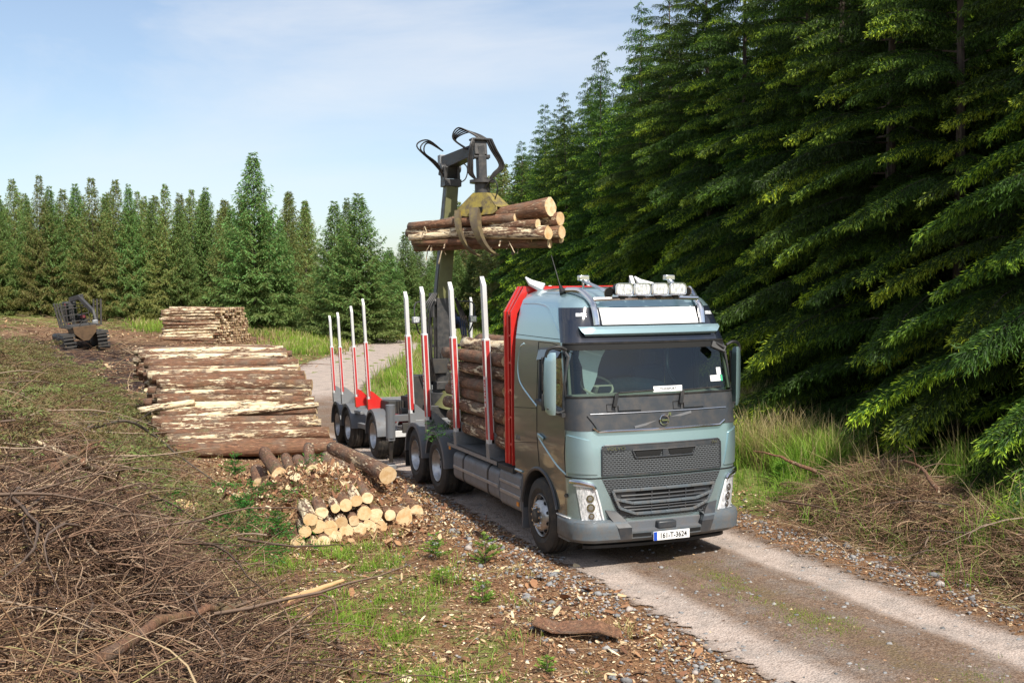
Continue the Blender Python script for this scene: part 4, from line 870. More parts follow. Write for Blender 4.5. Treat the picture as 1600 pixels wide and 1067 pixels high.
# side details on both sides
for sg in (-1, 1):
    for pts in ([(1.42, 2.9), (1.42, 1.62), (1.36, 1.2)], [(.46, 1.83), (.46, 2.0)], [(.44, 1.80), (.5, 1.5), (.47, 1.2), (.42, 1.195)], [(1.42, 2.9), (.95, 2.9), (.6, 2.86), (.46, 2.78)], [(1.42, 1.99), (2.27, 1.93)], [(.44, 2.955), (1.3, 2.965), (2.27, 2.98)], [(1.42, 1.52), (2.27, 1.42)]):
        mb = MB(); mb.tube(line_vz(pts, .0005, sg), .0055, 4); mb.build('door_seam', M['hole'], TR)
    mb = MB()
    mb.tube(line_vz([(1.95, 2.86), (2.1, 2.78), (2.16, 2.5), (2.05, 2.3), (1.7, 2.13), (1.42, 2.02)], -.012, sg, smooth=True), .02, 8); mb.build('body_crease', M['paint'], TR); mb = MB()
    mb.tube(line_vz([(1.4, 1.62), (1.1, 1.46), (.75, 1.30), (.46, 1.22)], -.010, sg, smooth=True), .02, 8); mb.build('body_crease', M['paint'], TR); mb = MB()
    mb.tube(line_vz([(2.2, 3.42), (1.7, 3.42), (1.25, 3.36), (.9, 3.14), (.62, 2.96)], -.014, sg, smooth=True), .02, 8); mb.build('body_crease', M['paint'], TR); mb = MB()
    mb.tube([Vector((sg*1.236, v, z)) for v, z in ((2.26, 1.03), (1.99, 1.03))], .016, 6)
    mb.build('body_crease', M['paint'], TR)
    mb = MB(); mb.grid([[CB(CB.qv(v, z, sg), z, -.012) for v in np.linspace(W0-.02, W1+.02, 9)] for z in np.linspace(2.0, 2.86, 6)]); mb.build('side_window', M['glass'], TR, fix=False)
    mb = MB(); fr = [(W0, WB(W0)), (W1, WB(W1)), (W1, WT(W1)), (W0+.1, WT(W0)), (W0, WT(W0)-.1), (W0, WB(W0))]; mb.tube(line_vz(fr, .004, sg), .022, 5)
    P = line_vz([(.45, 1.99), (1.36, 2.1)], .012, sg); 
    for a, b in zip(P, P[1:]): mb.bar(a, b, .05, .09, (sg, 0, 0))
    mb.build('window_frame', M['dark'], TR)
    mb = MB(); P = line_vz([(.62, 2.80), (1.0, 2.83), (1.36, 2.80)], .02, sg); Pb = line_vz([(.66, 2.72), (1.0, 2.70), (1.36, 2.66)], .05, sg)
    mb.grid([P, Pb]); mb.build('wind_deflector', M['gloss'], TR, fix=False)
    mb = MB(); P = line_vz([(1.16, 1.60), (1.34, 1.64)], .02, sg)
    for a, b in zip(P, P[1:]): mb.bar(a, b, .05, .03, (sg, 0, 0))
    mb.build('door_handle', M['paint'], TR, .008)
    # lower skirt strip, step box and mud flap
    mb = MB(); P = line_vz([(.42, .66), (.79, .66)], .006, sg)
    for a, b in zip(P, P[1:]): mb.bar(a, b, .012, .03, (sg, 0, 0))
    mb.build('skirt_trim', M['white'], TR)
    mb = MB(); mb.box(min(sg*1.21, sg*.85), max(sg*1.21, sg*.85), .46, .80, .34, .38); mb.box(min(sg*1.17, sg*.85), max(sg*1.17, sg*.85), .40, .44, .38, .64)
    mb.box(min(sg*.87, sg*.83), max(sg*.87, sg*.83), .42, .8, .36, .66); mb.add([(sg*1.2, .74, .36), (sg*1.2, .82, .36), (sg*1.2, .82, .66), (sg*1.2, .79, .66), (sg*1.15, .74, .36), (sg*1.15, .82, .36), (sg*1.15, .82, .66), (sg*1.15, .79, .66)], [(0, 1, 2, 3), (7, 6, 5, 4), (0, 3, 7, 4), (0, 4, 5, 1)]); mb.build('cab_step', M['bump'], TR, .008)
    mb = MB(); mb.box(min(sg*1.235, sg*.86), max(sg*1.235, sg*.86), 2.0, 2.03, .22, 1.0); mb.build('mud_flap', M['mud'], TR, .006)
    # mirrors
    m1 = MB()
    sec = [(-.01, -.02), (.03, -.01), (.105, .05), (.11, .12), (.0, .13)]
    def ms(z, k): return [Vector((sg*(1.36+a*k), .50+b*k+.03*(2.72-z), z)) for a, b in sec]
    zs = [(1.99, .5), (2.03, .8), (2.12, .95), (2.4, 1), (2.68, .95), (2.77, .8), (2.80, .5)]
    rows = [ms(z, k)+[ms(z, k)[0]] for z, k in zs]; m1.grid(rows); m1.add(ms(*zs[0]), [tuple(range(5))]); m1.add(ms(*zs[-1]), [tuple(range(5))])
    mir = m1.build('mirror', M['paint'], TR, .0, angle=50)
    m1 = MB(); m1.box(min(sg*1.345, sg*1.485), max(sg*1.345, sg*1.485), .63, .665, 2.30, 2.74); m1.box(min(sg*1.345, sg*1.485), max(sg*1.345, sg*1.485), .64, .675, 2.04, 2.26); m1.build('mirror_back', M['black'], mir, .012)
    m1 = MB(); m1.box(min(sg*1.355, sg*1.475), max(sg*1.355, sg*1.475), .666, .668, 2.32, 2.72); m1.build('mirror_glass', M['chrome'], mir)
    m1 = MB(); m1.tube(spline([(sg*1.20, .50, 2.83), (sg*1.30, .50, 2.87), (sg*1.42, .55, 2.84), (sg*1.46, .57, 2.74)], 5), .022, 8); m1.build('mirror_arm', M['black'], mir); m1 = MB(); m1.tube(spline([(sg*1.20, .48, 2.06), (sg*1.32, .52, 2.02), (sg*1.44, .57, 2.08)], 5), .02, 8); m1.build('mirror_arm', M['black'], mir)
textmesh('side_lettering', 'FH', .11, Matrix.Translation((-1.243, 2.14, 1.50)) @ Matrix.Rotation(-PI/2, 4, 'Z') @ Matrix.Rotation(PI/2, 4, 'X'), M['galv'], TR, .002, sx=1.2)
# kerb mirror arm at the far corner, wipers, stickers
mb = MB(); mb.tube(spline([(.86, .34, 2.88), (.92, .26, 2.86), (.99, .22, 2.80)], 4), .02, 6); mb.bar((.84, .30, 2.86), (1.02, .24, 2.78), .10, .05, (0, -1, .3)); mb.build('kerb_mirror', M['black'], TR, .01)
for u0, u1 in ((-.66, -.1), (.28, .95)):
    mb = MB(); a = CB(CB.q(u0-.02, 2.10), 2.10, .05); b = CB(CB.q(u0+.03, 2.26), 2.26, .05); mb.bar(a, b, .05, .03, (0, -1, 0)); mb.tube([b]+[CB(CB.q(u0+(u1-u0)*k, 2.27+.02*k), 2.27+.02*k, .03) for k in (.1, .35, .7, 1)], .012, 6); mb.build('wiper', M['black'], TR, .008)
mb = MB(); quad_uz(mb, [(-.10, 2.262), (.33, 2.262), (.34, 2.335), (-.09, 2.335)], 4, 1, .006, .004); pc = mb.build('windscreen_paper', M['white'], TR)
textmesh('paper_lettering', 'TRANSPORT', .045, Matrix.Translation((.12, CB(0, 2.3, .009).y, 2.299)) @ Matrix.Rotation(math.radians(76), 4, 'X'), M['ink'], pc, .0005)
mb = MB(); quad_uz(mb, [(.81, 2.36), (.98, 2.36), (.98, 2.44), (.81, 2.44)], 3, 1, .004, .003); quad_uz(mb, [(.93, 2.445), (1.0, 2.445), (1.0, 2.54), (.93, 2.54)], 2, 1, .004, .003); st = mb.build('windscreen_sticker', M['white'], TR)
mb = MB(); quad_uz(mb, [(.985, 2.36), (1.015, 2.36), (1.015, 2.44), (.985, 2.44)], 1, 1, .005, .003); mb.build('green_stub', M['gcard'], st)
# interior
mb = MB(); mb.box(-1.1, 1.1, 2.06, 2.1, 1.2, 3.2); mb.box(-1.15, 1.15, .6, 2.1, 1.2, 1.3); mb.box(-1.1, 1.1, .75, 2.06, 2.93, 2.96); mb.box(-1.12, 1.12, 1.45, 2.06, 1.3, 1.75); mb.build('cab_interior', M['seat'], TR)
mb = MB(); mb.grid([[Vector((u, v, z)) for u in np.linspace(-1.1, 1.1, 9)] for v, z in ((.42, 2.20), (.62, 2.235), (.78, 2.22), (.86, 2.12), (.86, 1.6))]); mb.build('dashboard', M['dash'], TR, fix=False)
mb = MB(); cs = Vector((-.62, .80, 2.32)); ax = Vector((0, -.55, .83)); e1 = Vector((1, 0, 0)); e2 = ax.cross(e1)
mb.tube([cs+e1*.215*math.cos(a)+e2*.215*math.sin(a) for a in [2*PI*i/28 for i in range(29)]], .016, 6, False); mb.bar(cs-e1*.2, cs+e1*.2, .03, .02); mb.tube([cs, cs-ax*.3], .03, 8); mb.build('steering_wheel', M['trim'], TR)
for u in (-.62, .62):
    mb = MB(); mb.box(u-.25, u+.25, 1.15, 1.65, 1.75, 1.9); mb.box(u-.24, u+.24, 1.6, 1.74, 1.85, 2.5); mb.box(u-.13, u+.13, 1.62, 1.72, 2.52, 2.72); mb.build('seat', M['seat'], TR, .05)
mb = MB(); mb.grid([[Vector((u+.02*math.sin(u*60), .52+.25*k, 2.84-.62*k)) for u in np.linspace(-1.02+.22*k, -.62-.12*k, 12)] for k in np.linspace(0, 1, 6)]); mb.build('added_sheet', M['added_sheet'], TR, fix=False)  # pale sheet added behind the glass to imitate a reflection in the windscreen
mb = MB(); mb.tube(spline([(-.45, 1.15, 2.2), (-.1, 1.1, 2.28), (.35, 1.15, 2.24), (.6, 1.2, 2.18)], 4), [.12]*12+[.1], 10); mb.build('blanket', M['blanket'], TR)
mb = MB()
for sg in (-1, 1): mb.tube([CB(sg*1.72, 2.25+.62*i/6, -.03) for i in range(7)], .02, 6)
mb.build('pillar_trim', M['trim'], TR)

# wheels
def wheel(kind, parent, loc, sg, R0=.52, W=.30):
    """lathe round the axle; sg is the outboard direction"""
    e = empty('wheel', loc, (0, 0, 0 if sg > 0 else PI)); e.parent = parent
    r = R0; t = MB(); w = W
    prof = [(.29, 0), (.31, -.015), (r*.72, .012), (r*.9, -.004), (r*.965, -.02), (r*.99, -.045)]
    for g in (.25, .5, .75): prof += [(r, -w*g+.012), (r*.975, -w*g+.008), (r*.975, -w*g-.004), (r, -w*g-.008)]
    prof += [(r*.99, -w+.045), (r*.93, -w+.01), (.3, -w)]
    t.lathe(prof, n=48); t.build('tyre', M['tyre'], e, angle=30)
    t = MB()
    if kind == 'front':
        t.lathe([(.295, -.01), (.285, .0), (.27, -.02), (.262, -.06), (.235, -.045), (.215, .01), (.185, .045), (.17, .055), (.155, .052)], n=40); t.lathe([(.155, .052), (.105, .052), (.10, .04)], n=32)
    else:
        t.lathe([(.295, -.01), (.285, .0), (.272, -.02), (.262, -.10), (.24, -.135), (.17, -.15), (.155, -.148), (.10, -.148)], n=40)
    rm = t.build('rim', M['rim'], e)
    t = MB(); d0 = .055 if kind == 'front' else -.145
    t.lathe([(.10, d0-.02), (.095, d0+.035), (.07, d0+.05), (.0, d0+.052)], n=24); t.build('hub', M['chassis'] if kind == 'front' else M['galv'], e)
    t = MB()
    for k in range(10):
        a = 2*PI*k/10; c = Vector((d0, .135*math.cos(a), .135*math.sin(a))); t.tube([c-Vector((.004, 0, 0)), c+Vector((.026, 0, 0))], .016, 6)
    t.build('wheel_nuts', M['chrome'], e)
    t = MB()
    for k in range(10):
        a = 2*PI*(k+.5)/10; rr = .238 if kind == 'front' else .215; xo = -.012 if kind == 'front' else -.138; c = Vector((xo, rr*math.cos(a), rr*math.sin(a)))
        n_ = Vector((1, .55*math.cos(a), .55*math.sin(a))).normalized() if kind == 'front' else Vector((1, 0, 0))
        t.tube([c-n_*.02, c+n_*.008], .024, 10)
    t.build('rim_hole', M['hole'], e); return e
for sg in (-1, 1): wheel('front', TR, (sg*1.22, WH, .52), sg)
RW = (6.2, 7.57)
for y in RW:
    for sg in (-1, 1): wheel('rear', TR, (sg*1.22, y, .52), sg); wheel('rear', TR, (sg*.88, y, .52), sg)
for yc, par_, zc in [(RW[0], TR, .52), (RW[1], TR, .52)]:
    for sg in (-1, 1):
        mb = MB(); ang = [PI*(.0+1.0*i/18) for i in range(19)]
        if yc == RW[0]: ang = [PI*(.0+.93*i/18) for i in range(19)]
        A = [[Vector((sg*u, yc-math.cos(a)*.60, zc+.02+math.sin(a)*.60)) for a in ang] for u in (1.26, .60)]; B = [[Vector((sg*u, yc-math.cos(a)*.575, zc+.02+math.sin(a)*.575)) for a in ang] for u in (1.25, .62)]
        mb.panel(A, B); mb.grid([A[0], [Vector((sg*1.265, yc-math.cos(a)*.53, zc+.02+math.sin(a)*.53)) for a in ang]]); mb.build('mudguard', M['mud'], TR, fix=False)
for sg in (-1, 1): mb = MB(); mb.box(min(sg*1.24, sg*.62), max(sg*1.24, sg*.62), 8.2, 8.22, .22, .6); mb.build('mud_flap', M['black'], TR)
# chassis
mb = MB()
for sg in (-1, 1): mb.box(sg*.42-.04, sg*.42+.04, .7, 8.9, .76, 1.02)
for y in (2.7, 4.2, 5.4, 6.9, 8.2, 8.8): mb.box(-.42, .42, y-.05, y+.05, .8, .98)
for y in (WH, *RW): mb.tube([(-1.1, y, .52), (1.1, y, .52)], .09, 10); mb.tube([(-.12, y, .52), (.12, y, .52)], .22, 12)
mb.box(-.35, .35, .5, 2.0, .55, .95); mb.tube([(0, 2.2, .7), (0, 6.2, .6)], .05, 8); mb.box(-1.1, 1.1, 8.86, 8.95, .78, .98)
mb.build('chassis_frame', M['chassis'], TR, .006)
# tanks and boxes
def rbox(mb, x0, x1, y0, y1, z0, z1, r):
    prof = []
    for cx, cz, a0 in ((x1-r, z1-r, 0), (x0+r, z1-r, 90), (x0+r, z0+r, 180), (x1-r, z0+r, 270)):
        for k in range(6): a = math.radians(a0+90*k/5); prof.append((cx+r*math.cos(a), cz+r*math.sin(a)))
    vs = [(x, y0, z) for x, z in prof]+[(x, y1, z) for x, z in prof]; n = len(prof)
    mb.add(vs, [tuple(range(n)), tuple(range(n, 2*n))[::-1]]+[(i, (i+1) % n, (i+1) % n+n, i+n) for i in range(n)])
for sg in (-1, 1):
    x0, x1 = (-1.22, -.6) if sg < 0 else (.6, 1.22)
    mb = MB(); rbox(mb, x0, x1, 3.0, 5.22, .42, .92, .12); tk = mb.build('fuel_tank', M['greyp'], TR, .01)
    for y in (3.5, 4.7):
        mb = MB(); rbox(mb, x0-.006, x1+.006, y-.03, y+.03, .414, .926, .12); mb.build('tank_strap', M['black'], tk)
    mb = MB(); mb.box(x0-.014 if sg < 0 else x1, x0 if sg < 0 else x1+.014, 3.03, 5.2, .63, .68); mb.build('tank_trim', M['alu'], tk, .004)
    mb = MB(); rbox(mb, x0, x1, 2.1, 2.96, .40, .97, .09); bx = mb.build('side_box', M['greyp'], TR, .01)
    mb = MB(); mb.box(x0-.014 if sg < 0 else x1, x0 if sg < 0 else x1+.014, 2.12, 2.94, .60, .65); mb.box(x0-.014 if sg < 0 else x1, x0 if sg < 0 else x1+.014, 2.12, 2.94, .76, .80); mb.build('box_trim', M['alu'], bx, .004)
    mb = MB(); xx = x0-.01 if sg < 0 else x1; mb.box(xx-.006, xx+.006, 2.16, 2.24, .50, .56); mb.build('amber_reflector', M['amber'], bx)
    mb = MB(); mb.box(min(sg*1.24, sg*.45), max(sg*1.24, sg*.45), 3.02, 5.45, .985, 1.035); mb.box(min(sg*1.24, sg*.45), max(sg*1.24, sg*.45), 2.36, 2.98, .95, 1.02); wk = mb.build('walkway', M['chassis'], TR, .004)
    mb = MB()
    for k in range(40): mb.box(min(sg*1.2, sg*.5), max(sg*1.2, sg*.5), 3.06+k*.06, 3.075+k*.06, 1.034, 1.042)
    mb.box(sg*1.246-.004, sg*1.246+.004, 3.02, 5.45, .975, 1.03); mb.build('tread_plate', M['galv'], wk)
    mb = MB(); mb.box(min(sg*1.25, sg*1.24), max(sg*1.25, sg*1.24), 5.3, 5.38, .92, .98); mb.build('amber_reflector', M['amber'], TR)
# red headboard
hb = MB(); yA, yB = 2.42, 2.72; prof = [(-1.22, 1.06), (-1.22, 3.30), (-1.0, 3.67), (1.0, 3.67), (1.22, 3.30), (1.22, 1.06)]
inn = [(-1.12, 1.06), (-1.12, 3.27), (-.95, 3.57), (.95, 3.57), (1.12, 3.27), (1.12, 1.06)]
def strip(a, b, y0, y1):
    hb.panel([[Vector((p[0], y0, p[1])) for p in a], [Vector((p[0], y0, p[1])) for p in b]], [[Vector((p[0], y1, p[1])) for p in a], [Vector((p[0], y1, p[1])) for p in b]])
strip(prof, inn, yA, yA+.03); strip(prof, inn, yB-.05, yB)
o2 = [(x*.985, z) for x, z in prof]; i2 = [(x*.975, z) for x, z in prof]; strip(o2, [(x*.97, z-.01) for x, z in prof], yB-.15, yB)
for z in (1.35, 1.75, 2.15, 2.55, 2.95, 3.25):
    for sg in (-1, 1): hb.box(min(sg*1.20, sg*1.12), max(sg*1.20, sg*1.12), yA+.01, yB-.01, z-.015, z+.015); 
for u in (-.8, -.4, 0, .4, .8): hb.box(u-.04, u+.04, yB-.06, yB-.02, 1.06, 3.6)
for z in (1.1, 1.9, 2.7): hb.box(-1.15, 1.15, yB-.07, yB-.03, z-.05, z+.05)
hd = hb.build('headboard', M['red'], TR, .004, angle=30)
mb = MB(); mb.box(-1.1, 1.1, yB-.045, yB-.035, 1.1, 3.5); mb.build('mesh_panel', M['black'], hd)
for sg, x in ((-1, -.93), (1, .85)):
    mb = MB(); mb.tube([(x-.06, yA-.02, 3.80), (x+.0, yA-.06, 3.72), (x+.16, yA-.16, 3.64)], [.012, .05, .075], 8); mb.build('headboard_guard', M['white'], hd)
# bunks and stakes
TRI = []
def stake(parent, x, y, z0, zmid, ztop, sg, w=.135, d=.10, red=True, gus='galv', txt='ALUCAR', lean=.035, size=1.0):
    e = empty('stake', (x, y, z0), (0, sg*lean, 0)); e.parent = parent; h1 = zmid-z0; h2 = ztop-z0
    # the wide face looks forward, along -y, and slightly outward
    mb = MB(); mb.box(-d/2, d/2, -w/2, w/2, 0, h1); so_ = mb.build('stake_sleeve', M['whited'], e, .008)
    mb = MB(); ws = w*.38; mb.box(-d*.34, d*.34, -ws, ws, h1-.25, h2-.02); 
    mb.add([(-d*.34, -ws, h2-.02), (d*.34, -ws, h2-.02), (d*.34, ws, h2-.02), (-d*.34, ws, h2-.02), (-d*.34, ws, h2+.12), (d*.34, ws, h2+.12)], [(0, 1, 5, 4), (2, 3, 4, 5), (0, 4, 3), (1, 2, 5)]); mb.build('stake_extension', M['whited'], e, .004)
    if red:
        mb = MB(); mb.box(-d/2-.004, -d/2+.002, -w*.30, w*.30, .22, h1-.03) if sg < 0 else mb.box(d/2-.002, d/2+.004, -w*.30, w*.30, .22, h1-.03)
        mb.box(-d*.28, d*.28, -w/2-.004, -w/2+.002, .22, h1-.03); rf = mb.build('red_face', M['redst'], e)
        X = Matrix.Translation((-d/2-.006, 0, .42+h1*.12)) @ Matrix.Rotation(-PI/2, 4, 'Z') @ Matrix.Rotation(PI/2, 4, 'X') if sg < 0 else Matrix.Translation((d/2+.006, 0, .42+h1*.12)) @ Matrix.Rotation(PI/2, 4, 'Z') @ Matrix.Rotation(PI/2, 4, 'X')
        textmesh('stake_lettering', '\n'.join(txt), .085*size, X @ Matrix.Translation((0, .33*size, 0)), M['white'], e, .001, bold=.002)
        o = e.children[-1]
    mb = MB(); t = .03
    for y_ in (-w/2, w/2-.02):
        mb.add([(0, y_, -.06), (-sg*.42, y_, -.06), (-sg*.42, y_, .0), (-sg*.1, y_, .30), (0, y_, .36), (0, y_+.02, -.06), (-sg*.42, y_+.02, -.06), (-sg*.42, y_+.02, .0), (-sg*.1, y_+.02, .30), (0, y_+.02, .36)], [(0, 1, 2, 3, 4), (9, 8, 7, 6, 5), (0, 5, 6, 1), (1, 6, 7, 2), (2, 7, 8, 3), (3, 8, 9, 4)])
    mb.box(-d/2-.005, d/2+.005, -w/2-.005, w/2+.005, -.08, .16); mb.build('stake_foot', M[gus], e, .004)
    return e
SY = [(3.42, 1.10, 2.88, 3.72), (5.05, 1.10, 2.86, 3.66), (6.75, 1.12, 2.86, 3.6), (7.87, 1.14, 2.8, 3.52)]
mb = MB()
for y, z0, zm, zt in SY:
    mb.box(-1.2, 1.2, y-.07, y+.07, 1.03, 1.16)
    for sg in (-1, 1): stake(TR, sg*1.19, y, z0, zm, zt, sg)
for sg in (-1, 1): mb.box(sg*.5-.04, sg*.5+.04, 2.8, 8.5, 1.02, 1.12)
mb.box(-1.15, -1.1, 6.9, 7.8, 1.03, 1.3) if False else None
mb.build('bunk', M['galv'], TR, .006)

# ------------------------------------------------------------------ crane on the truck
CR = empty('crane', (0, 0, 0)); CR.parent = TR
def cpart(mb, name, mat, bevel=.0, **k): return mb.build(name, M[mat], CR, bevel, **k)
mb = MB(); mb.box(-.55, .35, 8.9, 9.6, .95, 1.3); mb.tube([(-.14, 9.25, 1.3), (-.14, 9.25, 1.55)], .3, 20); mb.tube([(-.14, 9.25, 1.55), (-.14, 9.25, 1.95)], .2, 20); cpart(mb, 'slew_base', 'crane', .01)
mb = MB(); mb.tube([(-.05, 9.05, 1.25), (.0, 9.0, 1.55)], [.33, .2], 16); cpart(mb, 'slew_cover', 'olive')
mb = MB(); mb.bar((-.15, 9.25, 1.7), (-.13, 9.25, 3.5), .27, .30, (0, 1, 0)); mb.bar((-.15, 9.1, 1.62), (-.15, 9.1, 1.78), .36, .2, (0, 1, 0)); mb.tube([(-.33, 9.25, 3.42), (.07, 9.25, 3.42)], .10, 14)
mb.bar((-.34, 9.25, 3.1), (-.34, 9.25, 3.6), .05, .25, (0, 1, 0)); mb.bar((.08, 9.25, 3.1), (.08, 9.25, 3.6), .05, .25, (0, 1, 0)); cpart(mb, 'lower_boom', 'crane', .01)
mb = MB(); mb.tube([(-.40, 9.3, 1.7), (-.38, 9.3, 2.9)], .07, 12); mb.tube([(-.38, 9.3, 2.9), (-.30, 9.28, 3.6)], .04, 10); cpart(mb, 'lift_cylinder', 'crane')
mb = MB(); mb.bar((-.12, 9.27, 3.4), (.13, 9.3, 5.83), .29, .34, (0, 1, 0), .25, .28); ub = cpart(mb, 'upper_boom', 'olive', .012)
mb = MB(); mb.bar((-.275, 9.27, 3.45), (-.0, 9.3, 5.75), .012, .20, (0, 1, 0), .012, .16); mb.build('boom_side_plate', M['crane'], CR)
mb = MB(); mb.bar((.13, 9.3, 5.80), (.135, 9.3, 5.95), .36, .32, (0, 1, 0)); mb.bar((-.02, 9.3, 5.9), (-.04, 9.28, 6.22), .06, .26, (0, 1, 0)); mb.bar((.27, 9.3, 5.9), (.25, 9.28, 6.22), .06, .26, (0, 1, 0)); mb.tube([(-.1, 9.28, 6.18), (.33, 9.28, 6.18)], .09, 12); mb.tube([(-.06, 9.3, 6.05), (.3, 9.3, 6.05)], .06, 12); cpart(mb, 'boom_knuckle', 'crane', .008)
JA = Vector((.08, 9.45, 6.30)); JB = Vector((.34, 8.12, 6.44))
mb = MB(); mb.bar(JA, JB, .24, .28, (0, 0, 1), .2, .22); mb.bar(JA+Vector((-.02, 0, -.12)), JA+Vector((.03, -.25, -.22)), .3, .25); cpart(mb, 'jib', 'crane', .01)
mb = MB(); mb.box(-.06, .2, 9.42, 9.6, 6.26, 6.48); cpart(mb, 'valve_box', 'galv', .01)
mb = MB(); mb.bar(JB+Vector((0, .1, 0)), JB+Vector((.0, -.12, .03)), .26, .3); mb.box(.16, .54, 7.95, 8.2, 6.60, 6.64); mb.bar((.34, 8.05, 6.5), (.36, 8.05, 6.2), .13, .14); mb.bar((.36, 8.05, 6.3), (.37, 8.05, 5.82), .17, .17); mb.tube([(.2, 8.05, 6.28), (.52, 8.05, 6.28)], .05, 10); mb.box(.45, .53, 7.98, 8.1, 6.25, 6.32); cpart(mb, 'link', 'crane', .008)
mb = MB(); mb.tube([(.37, 8.05, 5.86), (.37, 8.05, 5.80)], .13, 16); mb.tube([(.375, 8.05, 5.82), (.375, 8.05, 5.76)], .25, 20); mb.tube([(.375, 8.05, 5.76), (.38, 8.05, 5.5)], .15, 16); cpart(mb, 'rotator', 'crane')
# hoses
mb = MB(); JT = Vector((.30, 8.1, 6.88))
for k in range(5):
    o = k*.05; mb.tube(spline([(.15+o*.2, 8.35, 6.46), (-.14+o*.6, 8.3+o, 6.66), (-.04+o, 8.25, 6.86-.02*k), (.22+o*.6, 8.1, 6.72), (.30+o, 8.02, 6.62)], 6), .015, 6)
cpart(mb, 'hydraulic_hoses', 'hose')
for sx_, n_ in ((-1, 3), (1, 3)):
    mb = MB()
    for k in range(n_):
        o = .035*k; mb.tube(spline([(.34+sx_*(.12+o), 8.0-o, 6.62), (.35+sx_*(.20+o), 7.98-o, 6.42), (.36+sx_*(.22+o*1.1)+(.14 if sx_ > 0 else 0), 7.96, 6.12), (.37+sx_*(.22+o), 7.98, 5.95), (.37+sx_*.16, 8.0, 5.84)], 6), .024, 6)
    cpart(mb, 'hydraulic_hoses', 'hose')
mb = MB()
for k in range(3): mb.tube(spline([(-.02, 9.25, 5.95+.03*k), (-.22-.04*k, 9.1, 6.25), (-.52-.08*k, 9.0, 6.45+.06*k), (-.42, 9.1, 6.66+.03*k), (.0, 9.4, 6.55)], 6), .015, 6)
cpart(mb, 'hydraulic_hoses', 'hose'); mb = MB(); mb.tube(spline([(.25, 9.2, 6.35), (.42, 9.1, 6.2), (.38, 9.1, 5.95), (.2, 9.2, 5.85)], 5), .013, 6)
cpart(mb, 'hydraulic_hoses', 'hose'); mb = MB()
for k in range(4):
    mb.tube(spline([(-.30-.03*k, 9.0, 3.6), (-.48-.05*k, 8.95, 3.2), (-.46-.05*k, 8.95, 2.4), (-.36-.03*k, 9.0, 1.8)], 6), .016, 6)
    mb.tube(spline([(.08, 9.0-.03*k, 3.5), (.2+.04*k, 8.95, 3.0), (.18+.05*k, 8.9, 2.4), (.1, 9.0, 1.7)], 6), .015, 6)
cpart(mb, 'hydraulic_hoses', 'hose')
# seat platform with guard rails and controls
mb = MB()
for sx_ in (-.62, .55):
    mb.tube(spline([(sx_*.9, 9.4, 2.75), (sx_, 9.35, 2.85), (sx_*1.12, 9.3, 3.15), (sx_*1.05, 9.35, 3.4), (sx_*.55, 9.5, 3.42)], 5), .018, 6)
mb.tube([(-.2, 9.5, 1.9), (.15, 9.9, 2.5)], .05, 8); mb.box(-.3, .5, 9.6, 10.1, 2.46, 2.5); mb.box(-.02, .5, 9.75, 10.1, 2.84, 2.93); mb.box(-.02, .5, 10.06, 10.14, 2.93, 3.35); mb.tube([(.24, 9.9, 2.5), (.24, 9.9, 2.86)], .05, 8)
cpart(mb, 'operator_seat', 'crane', .01)
for x, y in ((-.66, 9.3), (.58, 9.3)):
    mb = MB(); mb.box(x-.09, x+.07, y-.05, y+.05, 2.98, 3.12); lp = cpart(mb, 'work_lamp', 'galv', .02)
    mb = MB(); mb.box(x-.07, x+.05, y-.058, y-.05, 3.0, 3.1); mb.build('lamp_lens', M['lens'], CR)
mb = MB(); mb.box(-.45, -.1, 9.0, 9.5, 1.95, 2.25)
for k in range(5): mb.bar((-.42+.07*k, 9.02, 2.24), (-.42+.07*k, 8.98, 2.5), .02, .02)
cpart(mb, 'valve_block', 'chassis', .01); mb = MB(); mb.box(-.75, -.35, 9.3, 9.7, 1.2, 1.9); cpart(mb, 'oil_tank', 'chassis', .01); mb = MB(); mb.box(.3, .8, 9.0, 9.6, 1.1, 1.55); cpart(mb, 'control_box', 'chassis', .01)
# support leg
mb = MB(); mb.bar((-1.18, 9.55, .55), (-1.18, 9.55, 1.25), .15, .15, (0, 1, 0)); mb.tube([(-1.18, 9.55, .6), (-1.18, 9.55, 1.3)], .1, 14); mb.box(-1.18, .5, 9.48, 9.62, .95, 1.08); sl_ = cpart(mb, 'support_leg', 'mud', .006)
mb = MB(); mb.tube([(-1.18, 9.55, .6), (-1.18, 9.55, .1)], .045, 10); mb.build('leg_ram', M['hose'], CR); mb = MB(); mb.box(-1.27, -1.09, 9.46, 9.64, ghf(-1.18, 9.55), ghf(-1.18, 9.55)+.09); mb.build('leg_foot', M['galv'], CR, .01)
# grapple
AX = Vector((.55, -.835, .02)).normalized(); PP = Vector((AX.y*-1, AX.x, 0)).normalized(); ZZ = Vector((0, 0, 1)); GC = Vector((.40, 8.03, 5.0))
def gp(a, p, z): return GC+AX*a+PP*p+ZZ*z
GR_ = CR
gy = MB()
for s_ in (-1, 1):
    out = [(-.52, .24), (-.50, .15), (-.26, .10), (.40, .11), (.50, .17), (.49, .24), (.19, .55), (-.14, .57)]
    gy.add([gp(a, s_*.17*(1 if z > .4 else 1.5), z) for a, z in out]+[gp(a, s_*(.17*(1 if z > .4 else 1.5)-.03), z) for a, z in out], [tuple(range(8)), tuple(range(8, 16))[::-1]]+[(i, (i+1) % 8, (i+1) % 8+8, i+8) for i in range(8)])
gy.add([gp(a, p, z) for a, z in ((-.14, .57), (.19, .55)) for p in (-.17, .17)]+[gp(a, p, z) for a, z in ((-.5, .25), (.49, .25)) for p in (-.26, .26)], [(0, 1, 3, 2), (0, 1, 5, 4), (2, 3, 7, 6)])
